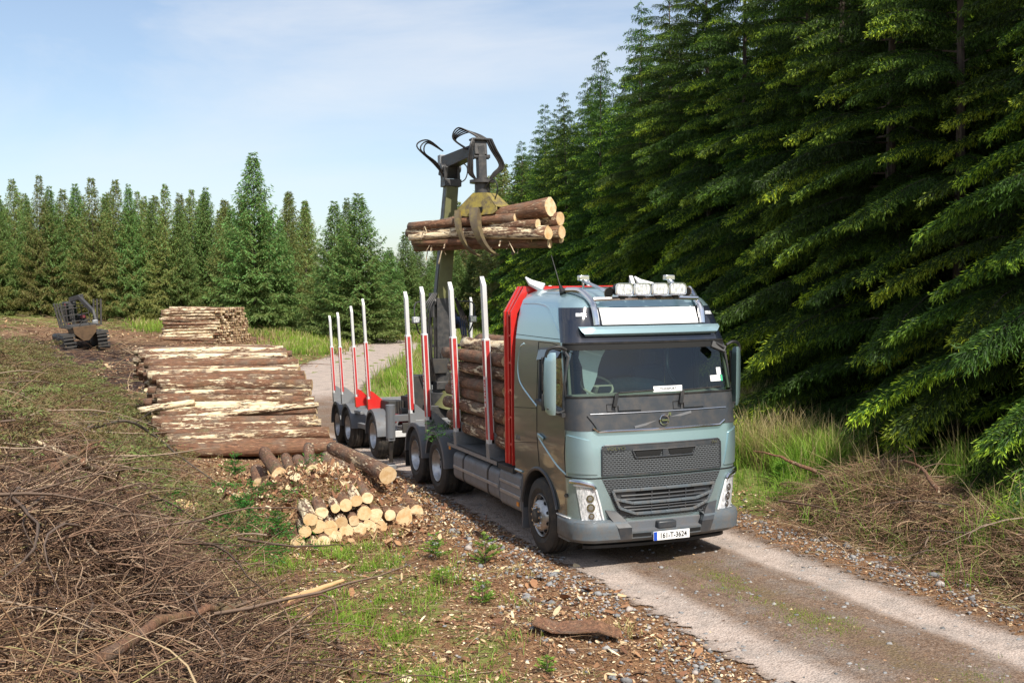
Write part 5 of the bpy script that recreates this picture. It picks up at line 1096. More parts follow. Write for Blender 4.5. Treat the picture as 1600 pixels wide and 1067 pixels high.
gy.tube([gp(-.55, 0, .2), gp(.55, 0, .2)], .07, 10); gy.tube([gp(0, 0, .5), gp(0, 0, .66)], .1, 14); gy.build('grapple_body', M['yellow'], GR_, .008)
g2 = MB()
for s_ in (-1, 1): g2.add([gp(a, s_*.262, z) for a, z in ((-.02, .17), (.16, .17), (.16, .27), (-.02, .27))], [(0, 1, 2, 3)])
g2.build('grapple_opening', M['hole'], GR_)
for s_, offs in ((-1, (-.46, -.02)), (1, (-.3, .2))):
    for k_, a0 in enumerate(offs):
        c_ = MB(); wd = (.15, .23)[k_]; path = [(.24, .22, wd), (.37, .02, wd*.95), (.41, -.22, wd*.75), (.36, -.44, wd*.5), (.24, -.60, wd*.3), (.08, -.68, .03)]
        sp = spline(path, 4); P1 = []; n_ = len(sp)
        for i, q in enumerate(sp):
            f = i/(n_-1); ac = a0+.42*f; hw = .06+.05*k_*(1-f)-.03*f
            d = (sp[min(i+1, n_-1)]-sp[max(i-1, 0)]); d = Vector((d.x, d.y)).normalized(); nn = Vector((-d.y, d.x))*q.z*.35
            P1.append([gp(ac+u*hw, s_*(q.x+v*nn.x), q.y+v*nn.y) for u, v in ((-1, 1), (1, 1), (1, -1), (-1, -1), (-1, 1))])
        c_.grid(P1); c_.add(P1[0][:4], [(0, 1, 2, 3)]); c_.add(P1[-1][:4], [(0, 1, 2, 3)]); c_.build('claw', M['claw'], CR, angle=30)
mb = MB(); mb.tube([gp(-.5, .1, .3), gp(.1, .1, .34)], .05, 10); mb.build('grapple_cylinder', M['crane'], GR_)
mb = MB(); mb.tube(spline([gp(.05, -.1, .62), gp(.3, -.1, .8), gp(.42, -.1, .62), gp(.35, -.1, .42)], 5), .014, 6); mb.build('grapple_hose', M['hose'], GR_)

# ------------------------------------------------------------------ trailer
TL = empty('timber_trailer', (0, 11.0, 0), (0, 0, 0), 'empty timber trailer with galvanised frame and tall white and red stakes behind the lorry', 'trailer')
TL.rotation_euler = (-.042, 0, 0)
mb = MB()
for sg in (-1, 1): mb.box(sg*.45-.05, sg*.45+.05, -.9, 4.9, .82, 1.0)
for y in (-.5, .4, 1.2, 2.2, 3.2, 4.4): mb.box(-.45, .45, y-.05, y+.05, .85, .97)
for y in (0, 2.55, 3.75): mb.tube([(-1.1, y, .5), (1.1, y, .5)], .07, 10)
mb.box(-1.15, -1.05, .75, 1.7, .55, .66); mb.box(-1.12, -1.04, 1.5, 4.2, .86, .93); mb.box(1.05, 1.15, -.4, 4.6, .95, 1.1); mb.build('trailer_frame', M['galv'], TL, .006)
mb = MB(); mb.box(-.7, .7, -.75, .7, .72, .82); mb.tube([(0, 0, .8), (0, 0, .92)], .5, 24); mb.bar((-.5, -.7, .7), (0, -2.1, .62), .12, .12); mb.bar((.5, -.7, .7), (0, -2.1, .62), .12, .12); mb.box(-1.0, -.2, -.8, -.4, .8, .98); mb.build('turntable', M['maroon'], TL, .006)
mb = MB(); mb.box(-.6, .1, -.95, -.2, 1.0, 1.35); mb.box(.15, .8, -.9, -.1, 1.0, 1.45); mb.box(-.95, -.6, -.5, .2, .95, 1.25); mb.tube([(-.8, -.9, 1.0), (-.1, -.9, 1.0)], .12, 12); mb.build('air_tank', M['chassis'], TL, .01)
mb = MB(); mb.box(.0, .5, .3, 1.6, 1.02, 1.28); mb.build('tool_box', M['crane'], TL, .01)
mb = MB()
for k in range(3): mb.tube(spline([(-.7-.08*k, -.6, .95), (-.9, -.95, .75-.05*k), (-.75, -1.3, .8), (-.5, -1.6, .95)], 5), .018, 6)
mb.build('air_hoses', M['galv'], TL)
mb = MB(); mb.box(-1.1, -.3, -1.45, -1.38, .55, .68); mb.build('cross_bar', M['whited'], TL, .006)
for y in (0, 2.55, 3.75):
    for sg in (-1, 1):
        wheel('rear', TL, (sg*1.2, y, .49), sg, .49); wheel('rear', TL, (sg*.88, y, .49), sg, .49)
        mb = MB(); ang = [PI*i/18 for i in range(19)]
        A = [[Vector((sg*u, y-math.cos(a)*.57, .50+math.sin(a)*.57)) for a in ang] for u in (1.24, .62)]; B = [[Vector((sg*u, y-math.cos(a)*.545, .50+math.sin(a)*.545)) for a in ang] for u in (1.23, .64)]
        mb.panel(A, B); mb.grid([A[0], [Vector((sg*1.245, y-math.cos(a)*.50, .50+math.sin(a)*.50)) for a in ang]]); mb.build('mudguard', M['mud'], TL, fix=False)
mb = MB()
for y, zt in ((.28, 3.40), (1.5, 3.28), (3.02, 3.18), (4.02, 3.13)):
    mb.box(-1.2, 1.2, y-.05, y+.05, 1.0, 1.1)
    for sg in (-1, 1): stake(TL, sg*1.19, y, 1.12, 2.46+(.1 if y < 1 else 0), zt, sg, .105, .08, gus='red' if y < 2 else 'galv', txt='ALUCAR', size=.85)
mb.build('bunk', M['galv'], TL, .005)

# ------------------------------------------------------------------ logs
def log_mesh(r0, r1, L, seed, knots=True, seg=14, rings=12, bend=.02):
    rs = RS(seed); z = np.linspace(-L/2, L/2, rings+1); a = np.arange(seg)*2*PI/seg; V = []
    bx, by = rs.normal()*bend*L, rs.normal()*bend*L; lob = rs.normal(size=(3, 2))*.035
    for i, zz in enumerate(z):
        f = i/rings; r = r0+(r1-r0)*f; c = 1-(2*f-1)**2
        rr = r*(1+sum(lob[k, 0]*np.cos((k+2)*a+lob[k, 1]*40+zz*.6) for k in range(3))+rs.normal(size=seg)*.018)
        V.append(np.stack([bx*c+rr*np.cos(a), by*c+rr*np.sin(a), np.full(seg, zz)], 1))
    V[0][:, 2] += rs.normal()*.05*np.cos(a)*r0*3; V[-1][:, 2] += rs.normal()*.04*np.sin(a)*r1*3
    mb = MB(); mb.v = [Vector(p) for p in np.concatenate(V)]; mb.f = [(i*seg+k, i*seg+(k+1) % seg, (i+1)*seg+(k+1) % seg, (i+1)*seg+k) for i in range(rings) for k in range(seg)]; mb.m = [0]*len(mb.f)
    mb.mi = 1; mb.f += [tuple(range(seg))[::-1], tuple(rings*seg+k for k in range(seg))]; mb.m += [1, 1]
    me = bpy.data.meshes.new('log'); me.from_pydata([tuple(v) for v in mb.v], [], mb.f); me.polygons.foreach_set('material_index', mb.m)
    me.polygons.foreach_set('use_smooth', [i < len(mb.f)-2 for i in range(len(mb.f))]); me.update(); return me
def add_log(me, mats, p, q, label, group, name='log', scale=1.0, roll=None, L0=None):
    p = Vector(p); q = Vector(q); d = q-p
    key = (me.name, mats)
    if key not in LM:
        m2 = me.copy(); m2.materials.append(M[mats]); m2.materials.append(M['cut']); LM[key] = m2
    o = bpy.data.objects.new(name, LM[key]); COL.objects.link(o); o.location = (p+q)/2
    o.rotation_mode = 'QUATERNION'; o.rotation_quaternion = d.to_track_quat('Z', 'Y') @ Quaternion((0, 0, 1), rnd.uniform(0, 6.28) if roll is None else roll)
    o.scale = (scale, scale, d.length/(L0 or 1)); return tag(o, label, 'log', group)
LM = {}
LMS = [log_mesh(1.06, .92, 1, 100+i, bend=.0) for i in range(7)]    # unit logs: radius 1, length 1
def unit_log(p, q, r, mats, label, group, i=None):
    me = LMS[rnd.randrange(7) if i is None else i % 7]; o = add_log(me, mats, p, q, label, group); o.scale = (r, r, (Vector(q)-Vector(p)).length); return o
# object coordinates of unit logs are scaled, so the bark needs its own metric: real-size meshes instead
def real_log(p, q, r0, r1, mats, label, group, seed=None, bend=.008):
    L = (Vector(q)-Vector(p)).length; key = ('r', round(r0, 2), round(r1, 2), round(L, 1), (seed or rnd.randrange(3)) % 5)
    if key not in LMR: LMR[key] = log_mesh(r0, r1, L, hash(key[1:]) % 9973, bend=bend)
    return add_log(LMR[key], mats, p, q, label, group, L0=L)
LMR = {}
def look(mats): return {'bark': 'brown barked', 'barkd': 'dark mossy barked', 'barkp': 'pale peeled', 'barks': 'half-peeled'}[mats]
# --- large roadside stack
e1 = Vector((.957, -.29, 0)); e2 = Vector((-.03, 1, 0)); O = Vector((-2.02, 11.36, 0))
PR = [(.0, .16), (.45, .36), (.95, .58), (1.5, .76), (2.1, .95), (2.45, 1.2), (2.75, 1.48), (3.4, 1.66), (4.2, 1.84), (5.1, 1.98), (6.0, 2.08), (7.2, 2.08), (8.4, 1.95)]
pth = [Vector((a, b, 0)) for a, b in PR]; cum = [0]
for a, b in zip(pth, pth[1:]): cum.append(cum[-1]+(b-a).length)
def onp(s):
    for i in range(len(pth)-1):
        if s <= cum[i+1]: f = (s-cum[i])/(cum[i+1]-cum[i]); return pth[i].lerp(pth[i+1], f)
    return pth[-1]
s = 0; i = 0; kinds = ['bark', 'barks', 'barks', 'barkd', 'barks', 'barkp', 'barks', 'bark', 'barkp', 'barks', 'barkp', 'barks', 'bark', 'barks', 'barks', 'bark', 'barks', 'bark', 'barkp', 'barks', 'barkp', 'bark']
big = {0: .15, 3: .13, 12: .13, 15: .14, 18: .14}
while s < cum[-1]:
    r = big.get(i, rnd.uniform(.07, .125)); c = onp(s+r*.8)
    skew = rnd.uniform(-.14, .14) if i else 0; lo = rnd.uniform(-.16, .16); lz = rnd.uniform(-.08, .09) if i else 0
    p0 = O+e2*c.x+Vector((0, 0, c.y+r*.2))-e1*(3.6-lo)+e2*skew; p1 = O+e2*c.x+Vector((0, 0, c.y+r*.2+lz))+e1*lo-e2*skew
    if i == 8: p0 += Vector((0, -.05, -.05)); p1 += e1*.15+Vector((0, 0, .18))
    m_ = kinds[i % len(kinds)]
    real_log(p0, p1, r*1.08, r*.9, m_, f'{look(m_)} log, {ordw(i)} from the bottom of the large roadside stack', 'logs of the large roadside stack')
    s += r*rnd.uniform(1.65, 1.95); i += 1
for lay, nn in ((.22, 26), (.42, 22), (.62, 16)):
    for k in range(nn):
        c = onp(cum[-1]*(k+.6)/nn); z = c.y-lay
        if z < .08: continue
        r = rnd.uniform(.09, .12); lo = rnd.uniform(-.15, .12); a = O+e2*(c.x+.1+lay*.15)
        real_log(a+Vector((0, 0, z))-e1*(3.6-lo+rnd.uniform(0, .1)), a+Vector((0, 0, z))+e1*lo, r, r*.92, 'bark', 'brown log buried inside the large roadside stack, only its end showing', 'logs inside the large roadside stack')
a_ = O+e2*1.6-e1*3.6
real_log(a_+Vector((-.45, .3, .95)), a_+Vector((.8, .1, 1.12)), .08, .07, 'barkp', 'short pale log poking out of the left end of the large roadside stack', 'logs of the large roadside stack')
# --- far stack, log ends turned to the road
f1 = Vector((.93, -.37, 0)); f2 = Vector((.55, .835, 0)); O2 = Vector((.4, 60.0, 0)); base2 = ghf(.4, 60)
cnt = 0; nrow = 15; ncol = 26
for row in range(nrow):
    for cc in range(ncol-row//3):
        z = base2-.05+.18*row; topish = row >= nrow-2 or cc < 2
        if cc > 12 and row < nrow-1: continue
        if cc*.2 > 5.2 or rnd.random() < (.35 if row == nrow-1 else 0): continue
        r = rnd.uniform(.075, .105); lo = rnd.uniform(-.18, .2); sk = rnd.uniform(-.18, .18) if topish else 0; a = O2+f2*(cc*.2+.1*(row % 2)+row*.03)
        zt = rnd.uniform(-.12, .14) if (row > nrow-4 or cc == 0) else 0
        m_ = rnd.choice(['barkp', 'barks', 'barkp', 'barkp', 'barks'])
        if cnt > 180: break
        real_log(a+Vector((0, 0, z+zt))-f1*(3.55-lo)-f2*sk, a+Vector((0, 0, z-zt*.3))+f1*lo+f2*sk, r, r*.9, m_, 'pale short log in the far stack beyond the large roadside stack', 'logs of the far stack', bend=.004); cnt += 1
mb = MB()
for row in range(nrow-1):
    for cc in range(13, ncol-row//3):
        r = rnd.uniform(.08, .105); a = O2+f2*(cc*.2+.1*(row % 2)); z = base2-.05+.18*row; lo = rnd.uniform(-.1, .12)
        mb.mi = 0; mb.tube([a+Vector((0, 0, z))-f1*3.5, a+Vector((0, 0, z))+f1*lo], r, 10, cap=False); mb.mi = 1
        mb.tube([a+Vector((0, 0, z))+f1*(lo-.001), a+Vector((0, 0, z))+f1*(lo+.001)], r*.99, 10); mb.tube([a+Vector((0, 0, z))-f1*3.501, a+Vector((0, 0, z))-f1*3.5], r*.99, 10)
tag(mb.build('log_stack_rest', [M['barks'], M['cut']], fix=False), kind='stuff')
# --- small stack by the road, ends to the camera
def small(px0, px1, label, r, m_='bark', L=2.9, dirv=(.12, 1, 0), z=.1, grp='logs of the small stack by the road', back=0):
    d = Vector(dirv).normalized(); a = Vector((px0, px1, 0)); a.z = ghf(px0, px1)+z
    b = a+d*L; b.z = a.z+.02
    real_log(a, b, r, r*.93, m_, label, grp, bend=.004)
EA = Vector((-4.22, 3.02, 0)); EB = Vector((-2.55, 3.62, 0))
rows = [(0, [-.02, .105, .21, .33, .43, .545, .655, .77]), (1, [.05, .17, .28, .40, .50, .62, .735, .87]), (2, [.10, .22, .34, .455, .56, .67])]
names_r = ['bottom', 'second', 'top']
for rw, fs in rows:
    for j, f in enumerate(fs):
        p = EA.lerp(EB, f); r = rnd.uniform(.075, .115)-(.01 if rw == 2 else 0)
        small(p.x+rnd.uniform(-.02, .02), p.y+rnd.uniform(-.06, .06)+rw*.07, f'pale-ended log, {ordw(j)} from the left in the {names_r[rw]} row of the small stack', r, rnd.choice(['bark', 'bark', 'barks']), L=rnd.uniform(2.6, 3.1), dirv=(.10+rnd.uniform(-.03, .03), 1, 0), z=.04+.165*rw+rnd.uniform(-.02, .02))
small(-2.50, 3.75, 'thick log with an orange sawn end at the right of the small stack', .15, 'bark', 1.6, (-.3, 1, 0), .12)
small(-2.62, 4.25, 'thick log lying over the right side of the small stack', .14, 'bark', 3.2, (-.06, 1, 0), .40)
small(-2.2, 4.1, 'short log lying beside the orange ended log by the wheel track', .11, 'bark', 1.3, (.05, 1, 0), .1)
for j, (x, y, r) in enumerate([(-4.15, 7.5, .13), (-3.45, 8.3, .11), (-3.2, 8.35, .15), (-3.0, 7.9, .10), (-2.87, 8.6, .13), (-2.62, 8.2, .13), (-2.35, 8.4, .15), (-3.75, 8.7, .10)]):
    small(x, y, f'barked log stub, {ordw(j)} of the ends in front of the large stack', r, 'bark', rnd.uniform(1.6, 2.4), (.1, 1, 0), .12+.08*(j % 2), 'log ends in front of the large stack')
small(-4.05, 5.9, 'dark barked log lying lengthwise between the two rows of log ends', .12, 'barkd', 2.6, (.05, 1, 0), .05, 'logs lying in the bark litter')
small(-3.55, 5.6, 'litter-covered log lying lengthwise right of the dark barked log', .10, 'bark', 2.8, (.16, 1, 0), .03, 'logs lying in the bark litter')
small(-2.0, 6.9, 'short thick log lying at the road edge beside the rear wheels', .11, 'bark', .9, (-.7, .6, 0), .1, 'logs lying in the bark litter')
# --- load on the lorry
def ld(u, z, r, m_, lab, y0=None, y1=None, du=0, dz=0):
    a = Vector((u, y0 or rnd.uniform(2.85, 2.98), z)); b = Vector((u+du, y1 or a.y+rnd.uniform(2.75, 3.05), z+dz)); real_log(a, b, r, r*.93, m_, lab, 'logs loaded on the lorry', bend=.006)
zc = 1.26; nn = 0
for row in range(8):
    r = rnd.uniform(.10, .118)
    for c_ in range(10):
        if 1 < c_ < 8 and row < 6: continue
        u = -1.06+c_*.235+(.03 if row % 2 else 0); z = zc+rnd.uniform(-.02, .02)
        if row == 7 and c_ in (0, 9): continue
        lab = f'{"rough barked" if row < 6 else "bark-stripped"} log, {ordw(row)} from the deck on the left side of the lorry load' if c_ == 0 else (f'{ordw(c_)} log across from the left on top of the lorry load' if row == 7 else 'log inside the lorry load behind its outer logs')
        ld(u, z, r*rnd.uniform(.9, 1.08), 'barkp' if (row == 7 and c_ in (1, 3, 6)) else rnd.choice(['bark', 'barkd', 'bark', 'barks'] if row < 6 else ['bark', 'barks']), lab, du=rnd.uniform(-.04, .04), dz=rnd.uniform(-.06, .05) if row > 3 else rnd.uniform(-.03, .03))
    zc += r*1.95
# --- logs in the grapple
gl = [(5.0, 5.20, -.02, -.06, .10, .185, 'barks', 'thick half-peeled log on top of the bunch held by the grapple', -1.05, 1.62),
      (4.98, 5.02, -.20, -.16, .09, .10, 'bark', 'brown log along the upper left of the bunch held by the grapple', -1.78, .9),
      (4.83, 4.98, .20, .12, .08, .135, 'bark', 'log with a round pale end just under the thickest log in the grapple', -1.6, 1.72),
      (4.86, 4.70, -.16, -.20, .09, .13, 'barks', 'long pale streaked log across the near side of the bunch in the grapple', -1.85, 1.66),
      (4.72, 4.72, .15, .05, .08, .12, 'bark', 'log half hidden in the middle of the bunch in the grapple', -1.6, 1.80),
      (4.56, 4.52, -.02, .0, .095, .10, 'barkd', 'dark log at the bottom of the bunch in the grapple', -1.76, 1.55),
      (4.64, 4.62, -.22, -.05, .075, .09, 'barkd', 'thin dark log low on the near side of the bunch in the grapple', -1.68, 1.2),
      (4.90, 4.88, .05, -.24, .07, .09, 'barks', 'slim streaked log between the thick top log and the near pale log in the grapple', -1.5, 1.45),
      (4.78, 4.60, .28, .18, .07, .085, 'bark', 'slim log low on the far side of the bunch in the grapple', -1.3, 1.7),
      (4.74, 4.83, -.28, .02, .065, .08, 'barkp', 'slim pale log crossing the near side of the bunch in the grapple', -1.72, 1.3)]
for zl, zr, pl_, pr_, rl, rr, m_, lab, a0, a1 in gl:
    P0 = GC+AX*a0+PP*pl_; P0.z = zl; P1 = GC+AX*a1+PP*pr_; P1.z = zr
    real_log(P0, P1, rl, rr, m_, lab, 'logs held in the grapple', bend=.003)
mb = MB()
for k in range(26):
    a = rnd.uniform(-1.5, 1.5); c = GC+AX*a+PP*rnd.uniform(-.35, .1); c.z = rnd.choice([4.45, 4.6, 4.95]); d = Vector((rnd.uniform(-.1, .1), rnd.uniform(-.1, .1), -rnd.uniform(.05, .28)))
    mb.bar(c, c+d, .025, .008)
tag(mb.build('hanging_bark_strips', M['twigstrip'] if 'twigstrip' in M else M['barks'], angle=20), kind='stuff')
# greenery caught on the lorry
x = np.array([-1.22]*5+[-1.2]*5); y = np.array([5.2, 5.35, 5.5, 5.3, 5.6, 5.0, 5.7, 6.3, 6.5, 5.9]); z = np.array([1.45, 1.3, 1.2, 1.6, 1.15, 1.3, 1.1, 1.2, .95, 1.2])
sprays('spruce_twigs_on_lorry', x, y, RS(5), .2, .5, 'leafdk', 0, z=z)

# ------------------------------------------------------------------ crane operator
def skinbody(name, pts, edges, rad, parent, mat):
    me = bpy.data.meshes.new(name); me.from_pydata(pts, edges, []); o = bpy.data.objects.new(name, me); COL.objects.link(o)
    s_ = o.modifiers.new('skin', 'SKIN'); s_.use_smooth_shade = True; me.skin_vertices.new() if not me.skin_vertices else None
    for i, v in enumerate(me.skin_vertices[0].data): v.radius = (rad[i], rad[i]) if not isinstance(rad[i], tuple) else rad[i]; v.use_root = (i == 0)
    sb = o.modifiers.new('sub', 'SUBSURF'); sb.levels = 2; sb.render_levels = 2
    bpy.context.view_layer.update(); m2 = bpy.data.meshes.new_from_object(o.evaluated_get(bpy.context.evaluated_depsgraph_get()))
    bpy.data.objects.remove(o); m2.materials.clear(); m2.name = name
    return meshobj(name, m2, [mat], parent)
PE = empty('person', (.19, 9.9, 2.96), (0, 0, .15), 'crane operator in yellow helmet, pale hi-vis jacket and blue jeans seated behind the boom', 'person')
# facing -y ; pelvis at origin
body = [(0, 0, .08), (0, .0, .25), (0, -.02, .45), (0, -.02, .55), (0, -.03, .63), (-.17, -.02, .48), (-.25, -.1, .25), (-.2, -.34, .16), (.17, -.02, .48), (.25, -.1, .25), (.2, -.34, .16),
        (-.1, -.02, .05), (-.16, -.42, .06), (-.17, -.46, -.32), (-.17, -.58, -.36), (.1, -.02, .05), (.16, -.42, .06), (.17, -.46, -.32), (.17, -.58, -.36)]
ed = [(0, 1), (1, 2), (2, 3), (3, 4), (2, 5), (5, 6), (6, 7), (2, 8), (8, 9), (9, 10), (0, 11), (11, 12), (12, 13), (13, 14), (0, 15), (15, 16), (16, 17), (17, 18)]
rad = [.14, .13, .14, .06, .055, .07, .055, .04, .07, .055, .04, .09, .065, .05, .04, .09, .065, .05, .04]
skinbody('body', body, ed, rad, PE, M['skin'])
skinbody('jacket', [(0, 0, .10), (0, 0, .25), (0, -.01, .46), (-.18, -.02, .48), (-.26, -.1, .25), (-.21, -.31, .17), (.18, -.02, .48), (.26, -.1, .25), (.21, -.31, .17)], [(0, 1), (1, 2), (2, 3), (3, 4), (4, 5), (2, 6), (6, 7), (7, 8)], [.165, .16, .165, .09, .07, .055, .09, .07, .055], PE, M['hv'])
skinbody('trousers', [(0, 0, .07), (-.1, -.02, .05), (-.16, -.43, .06), (-.17, -.47, -.28), (.1, -.02, .05), (.16, -.43, .06), (.17, -.47, -.28)], [(0, 1), (1, 2), (2, 3), (0, 4), (4, 5), (5, 6)], [.15, .11, .083, .068, .11, .083, .068], PE, M['jean'])
mb = MB()
def ell(mb, c, rx, ry, rz, n=14, m=9, z0=-1.0):
    P = []
    for i in range(m+1):
        t = math.asin(z0)+(PI/2-math.asin(z0))*i/m
        P.append([Vector((c[0]+rx*math.cos(t)*math.cos(2*PI*k/n), c[1]+ry*math.cos(t)*math.sin(2*PI*k/n), c[2]+rz*math.sin(t))) for k in range(n+1)])
    mb.grid(P)
ell(mb, (0, -.05, .76), .078, .098, .118); ell(mb, (0, -.15, .745), .016, .02, .026, 8, 5); ell(mb, (-.08, -.04, .755), .014, .024, .032, 8, 5); ell(mb, (.08, -.04, .755), .014, .024, .032, 8, 5); mb.build('head', M['skin'], PE, fix=False)
mb = MB(); ell(mb, (-.03, -.142, .775), .011, .006, .007, 8, 5); ell(mb, (.03, -.142, .775), .011, .006, .007, 8, 5); mb.box(-.025, .025, -.146, -.14, .70, .706); mb.build('face_features', M['ink'], PE, fix=False)
mb = MB(); ell(mb, (0, -.04, .80), .108, .13, .115, 18, 8, 0.0); ell(mb, (0, -.07, .80), .118, .155, .02, 18, 4, -.9); mb.build('helmet', M['helmet'], PE, fix=False)
for sg in (-1, 1):
    hnd = MB(); c = Vector((sg*.19, -.40, .15)); hnd.bar(c+Vector((0, .05, 0)), c+Vector((0, -.04, 0)), .08, .03, (0, 0, 1), .075, .028)
    for k in range(4): x_ = sg*(.16+.02*k); hnd.tube([(x_, -.43, .155), (x_, -.47-.006*(k % 3), .15), (x_, -.49, .115), (x_, -.47, .095)], [.010, .009, .008, .007], 6)
    hnd.tube([(sg*.15, -.39, .15), (sg*.14, -.43, .13), (sg*.15, -.46, .115)], [.012, .011, .009], 6); hnd.build('hand', M['skin'], PE, .01)

# ------------------------------------------------------------------ forwarder at work far left
fx, fy = spot(136, 60); fz = ghf(fx, fy)
FW = empty('forwarder', (fx, fy, fz-.12), (0, math.radians(-6), math.radians(8)), 'dirty tracked forwarder with folded crane and empty bunk on the churned peat at the left', 'forwarder'); FW.scale = (.76, .8, .95)
for sg in (-1, 1):
    zo = .0
    mb = MB(); mb.bar((sg*1.15, -.1, .62), (sg*1.15, 3.4, .62), .7, .95); mb.bar((sg*1.15, 4.2, .62), (sg*1.15, 7, .62), .7, .95); tb = mb.build('track', M['black'], FW, .15)
    mb = MB()
    for k in range(8):
        a = -PI/2+k*PI/7.5; mb.box(sg*1.15-.42, sg*1.15+.42, -.12-.42*math.cos(a)-.05, -.12-.42*math.cos(a)+.05, .62+.52*math.sin(a)-.045, .62+.52*math.sin(a)+.045)
    for k in range(12): mb.box(sg*1.15-.42, sg*1.15+.42, k*.3, k*.3+.09, 1.09, 1.16)
    mb.build('track_plates', M['chassis'], tb, .01)
mb = MB(); mb.add([(-.8, -.3, 1.55), (.8, -.3, 1.55), (.75, -.35, 1.15), (.2, -.3, .7), (-.2, -.3, .7), (-.75, -.35, 1.15), (-.8, 3, 1.55), (.8, 3, 1.55), (.75, 3, 1.15), (.2, 3, .7), (-.2, 3, .7), (-.75, 3, 1.15)], [(0, 1, 2, 3, 4, 5), (11, 10, 9, 8, 7, 6)]+[(i, (i+1) % 6, (i+1) % 6+6, i+6) for i in range(6)]); mb.build('belly_plate', M['brown'], FW, .02)
mb = MB(); mb.box(-.9, .9, .0, 4.0, 1.5, 1.62); mb.tube([(-.35, -.35, 1.6), (-.15, -.38, 1.85), (.2, -.38, 1.85), (.4, -.35, 1.6)], .035, 6); mb.build('bunk_frame', M['chassis'], FW, .01)
for sg in (-1, 1):
    for y in (.1, 1.8, 3.5):
        mb = MB(); mb.bar((sg*1.2, y, 1.5), (sg*1.42, y, 3.0), .12, .18); mb.bar((sg*.6, y, 1.5), (sg*1.22, y, 1.55), .12, .12); mb.build('bunk_stake', M['chassis'], FW, .01)
mb = MB()
for z in (1.75, 2.15, 2.55, 2.75): mb.tube([(-1.1, 3.9, z), (1.0, 3.9, z+.05)], .03, 6)
for x_ in (-1.1, -.6, -.1, .5, 1.0): mb.tube([(x_, 3.9, 1.6), (x_, 3.9, 2.78)], .03, 6)
mb.build('bunk_gate', M['chassis'], FW)
mb = MB(); mb.box(-.55, .35, 5.0, 6.3, 1.7, 3.0); mb.box(.35, .9, 4.6, 6.6, 1.5, 2.1); mb.build('cab', M['black'], FW, .08)
mb = MB(); mb.box(-.5, -.44, 4.9, 5.0, 1.6, 2.9); mb.box(-.55, -.25, 4.7, 5.0, 1.55, 1.68); mb.box(.45, .8, 4.4, 4.6, 1.9, 2.1); mb.build('cab_frame', M['maroon'], FW, .02)
mb = MB(); mb.box(-.38, .3, 4.97, 4.99, 2.0, 2.85); mb.build('cab_window', M['glass'], FW)
mb = MB(); mb.bar((-.1, 4.3, 1.6), (-.1, 4.3, 3.1), .25, .3, (0, 1, 0)); mb.bar((-.15, 4.3, 3.1), (.6, 3.0, 3.25), .2, .28); mb.bar((.35, 3.2, 3.25), (1.0, 1.6, 2.3), .22, .26); mb.bar((1.0, 1.6, 2.4), (1.05, 1.3, 1.7), .18, .2); mb.tube([(-.3, 4.25, 1.9), (-.25, 4.2, 3.0)], .07, 8); cr_ = mb.build('crane_arm', M['crane'], FW, .02)
mb = MB(); mb.box(.8, 1.2, 1.2, 1.45, 1.45, 1.8); mb.build('grab', M['galv'], cr_, .05)

# ------------------------------------------------------------------ single things on the ground
def branch(name, pts, r, mat, label, cat='branch', side=6, seed=0, absz=False):
    rs = RS(seed+77); P = [(x, y, ghf(x, y)+z) for x, y, z in pts]; S_ = spline(P if not absz else pts, 5); n = len(S_)
    S_ = [p+Vector(rs.normal(size=3)*r*(.3 if name != 'peeled_pole' else .05)) for p in S_]; mb = MB(); mb.tube(S_, [r*(1-(.75 if name != 'peeled_pole' else .5)*i/(n-1))*(1+rs.normal()*(.06 if name != 'peeled_pole' else .02)) for i in range(n)], 7)
    for k in range(side):
        i = int(n*(.25+.7*rs.rand())) % n; d = Vector((rs.normal(), rs.normal(), abs(rs.normal())*.5)).normalized(); L = .15+.5*rs.rand(); p = S_[i]
        mb.tube([p, p+d*L*.5+Vector((0, 0, .02)), p+d*L+Vector((rs.normal()*.08, rs.normal()*.08, -.04))], [r*.35, r*.22, r*.08], 5)
    me = mb.build(name, mat, fix=False, angle=60); return tag(me, label, cat)
branch('fallen_branch', [(-6.9, -4.4, 1.08), (-6.35, -3.3, 1.0), (-5.9, -2.75, .88), (-5.58, -2.35, .76), (-5.12, -1.65, .6)], .05, M['barkd'], 'long grey-brown branch running out of the bare brash heap toward the peeled pole', side=5, seed=1, absz=True)
branch('peeled_pole', [(-5.20, -1.78, .62), (-4.85, -1.2, .52), (-4.40, -.60, .44)], .042, M['pole'], 'pale peeled pole sticking out over the grass at the end of the long branch', 'branch', 0, 2, absz=True)
branch('forked_branch', [(-5.3, -1.9, .58), (-4.95, -1.6, .58), (-4.7, -1.55, .5), (-4.72, -1.85, .3)], .02, M['barkd'], 'thin hooked branch curling down under the peeled pole', side=0, seed=3, absz=True)
branch('arched_branch', [(-7.2, 3.0, .3), (-6.9, 4.6, .7), (-6.3, 6.2, 1.05), (-5.5, 6.6, .85), (-4.7, 6.4, .1)], .035, M['trunk'], 'long bare arched branch bowing over the bank in front of the large log stack', side=9, seed=4)
branch('broken_branch', [(-5.2, 3.2, .75), (-5.35, 3.9, .35), (-5.3, 4.4, .05)], .02, M['barkd'], 'short upright broken branch left of the small log stack', side=2, seed=5)
branch('long_stick', [(-7.6, 1.6, .45), (-6.6, 2.0, .5), (-5.7, 2.6, .45), (-5.1, 2.7, .35)], .028, M['bark'], 'straight brown stick lying across the green brash above the block of wood', side=4, seed=6)
branch('fallen_branch', [(-7.3, .3, .75), (-7.1, 1.2, .7), (-6.9, 2.2, .5)], .055, M['barkd'], 'thick dark stem lying in the brash at the left edge', side=4, seed=7)
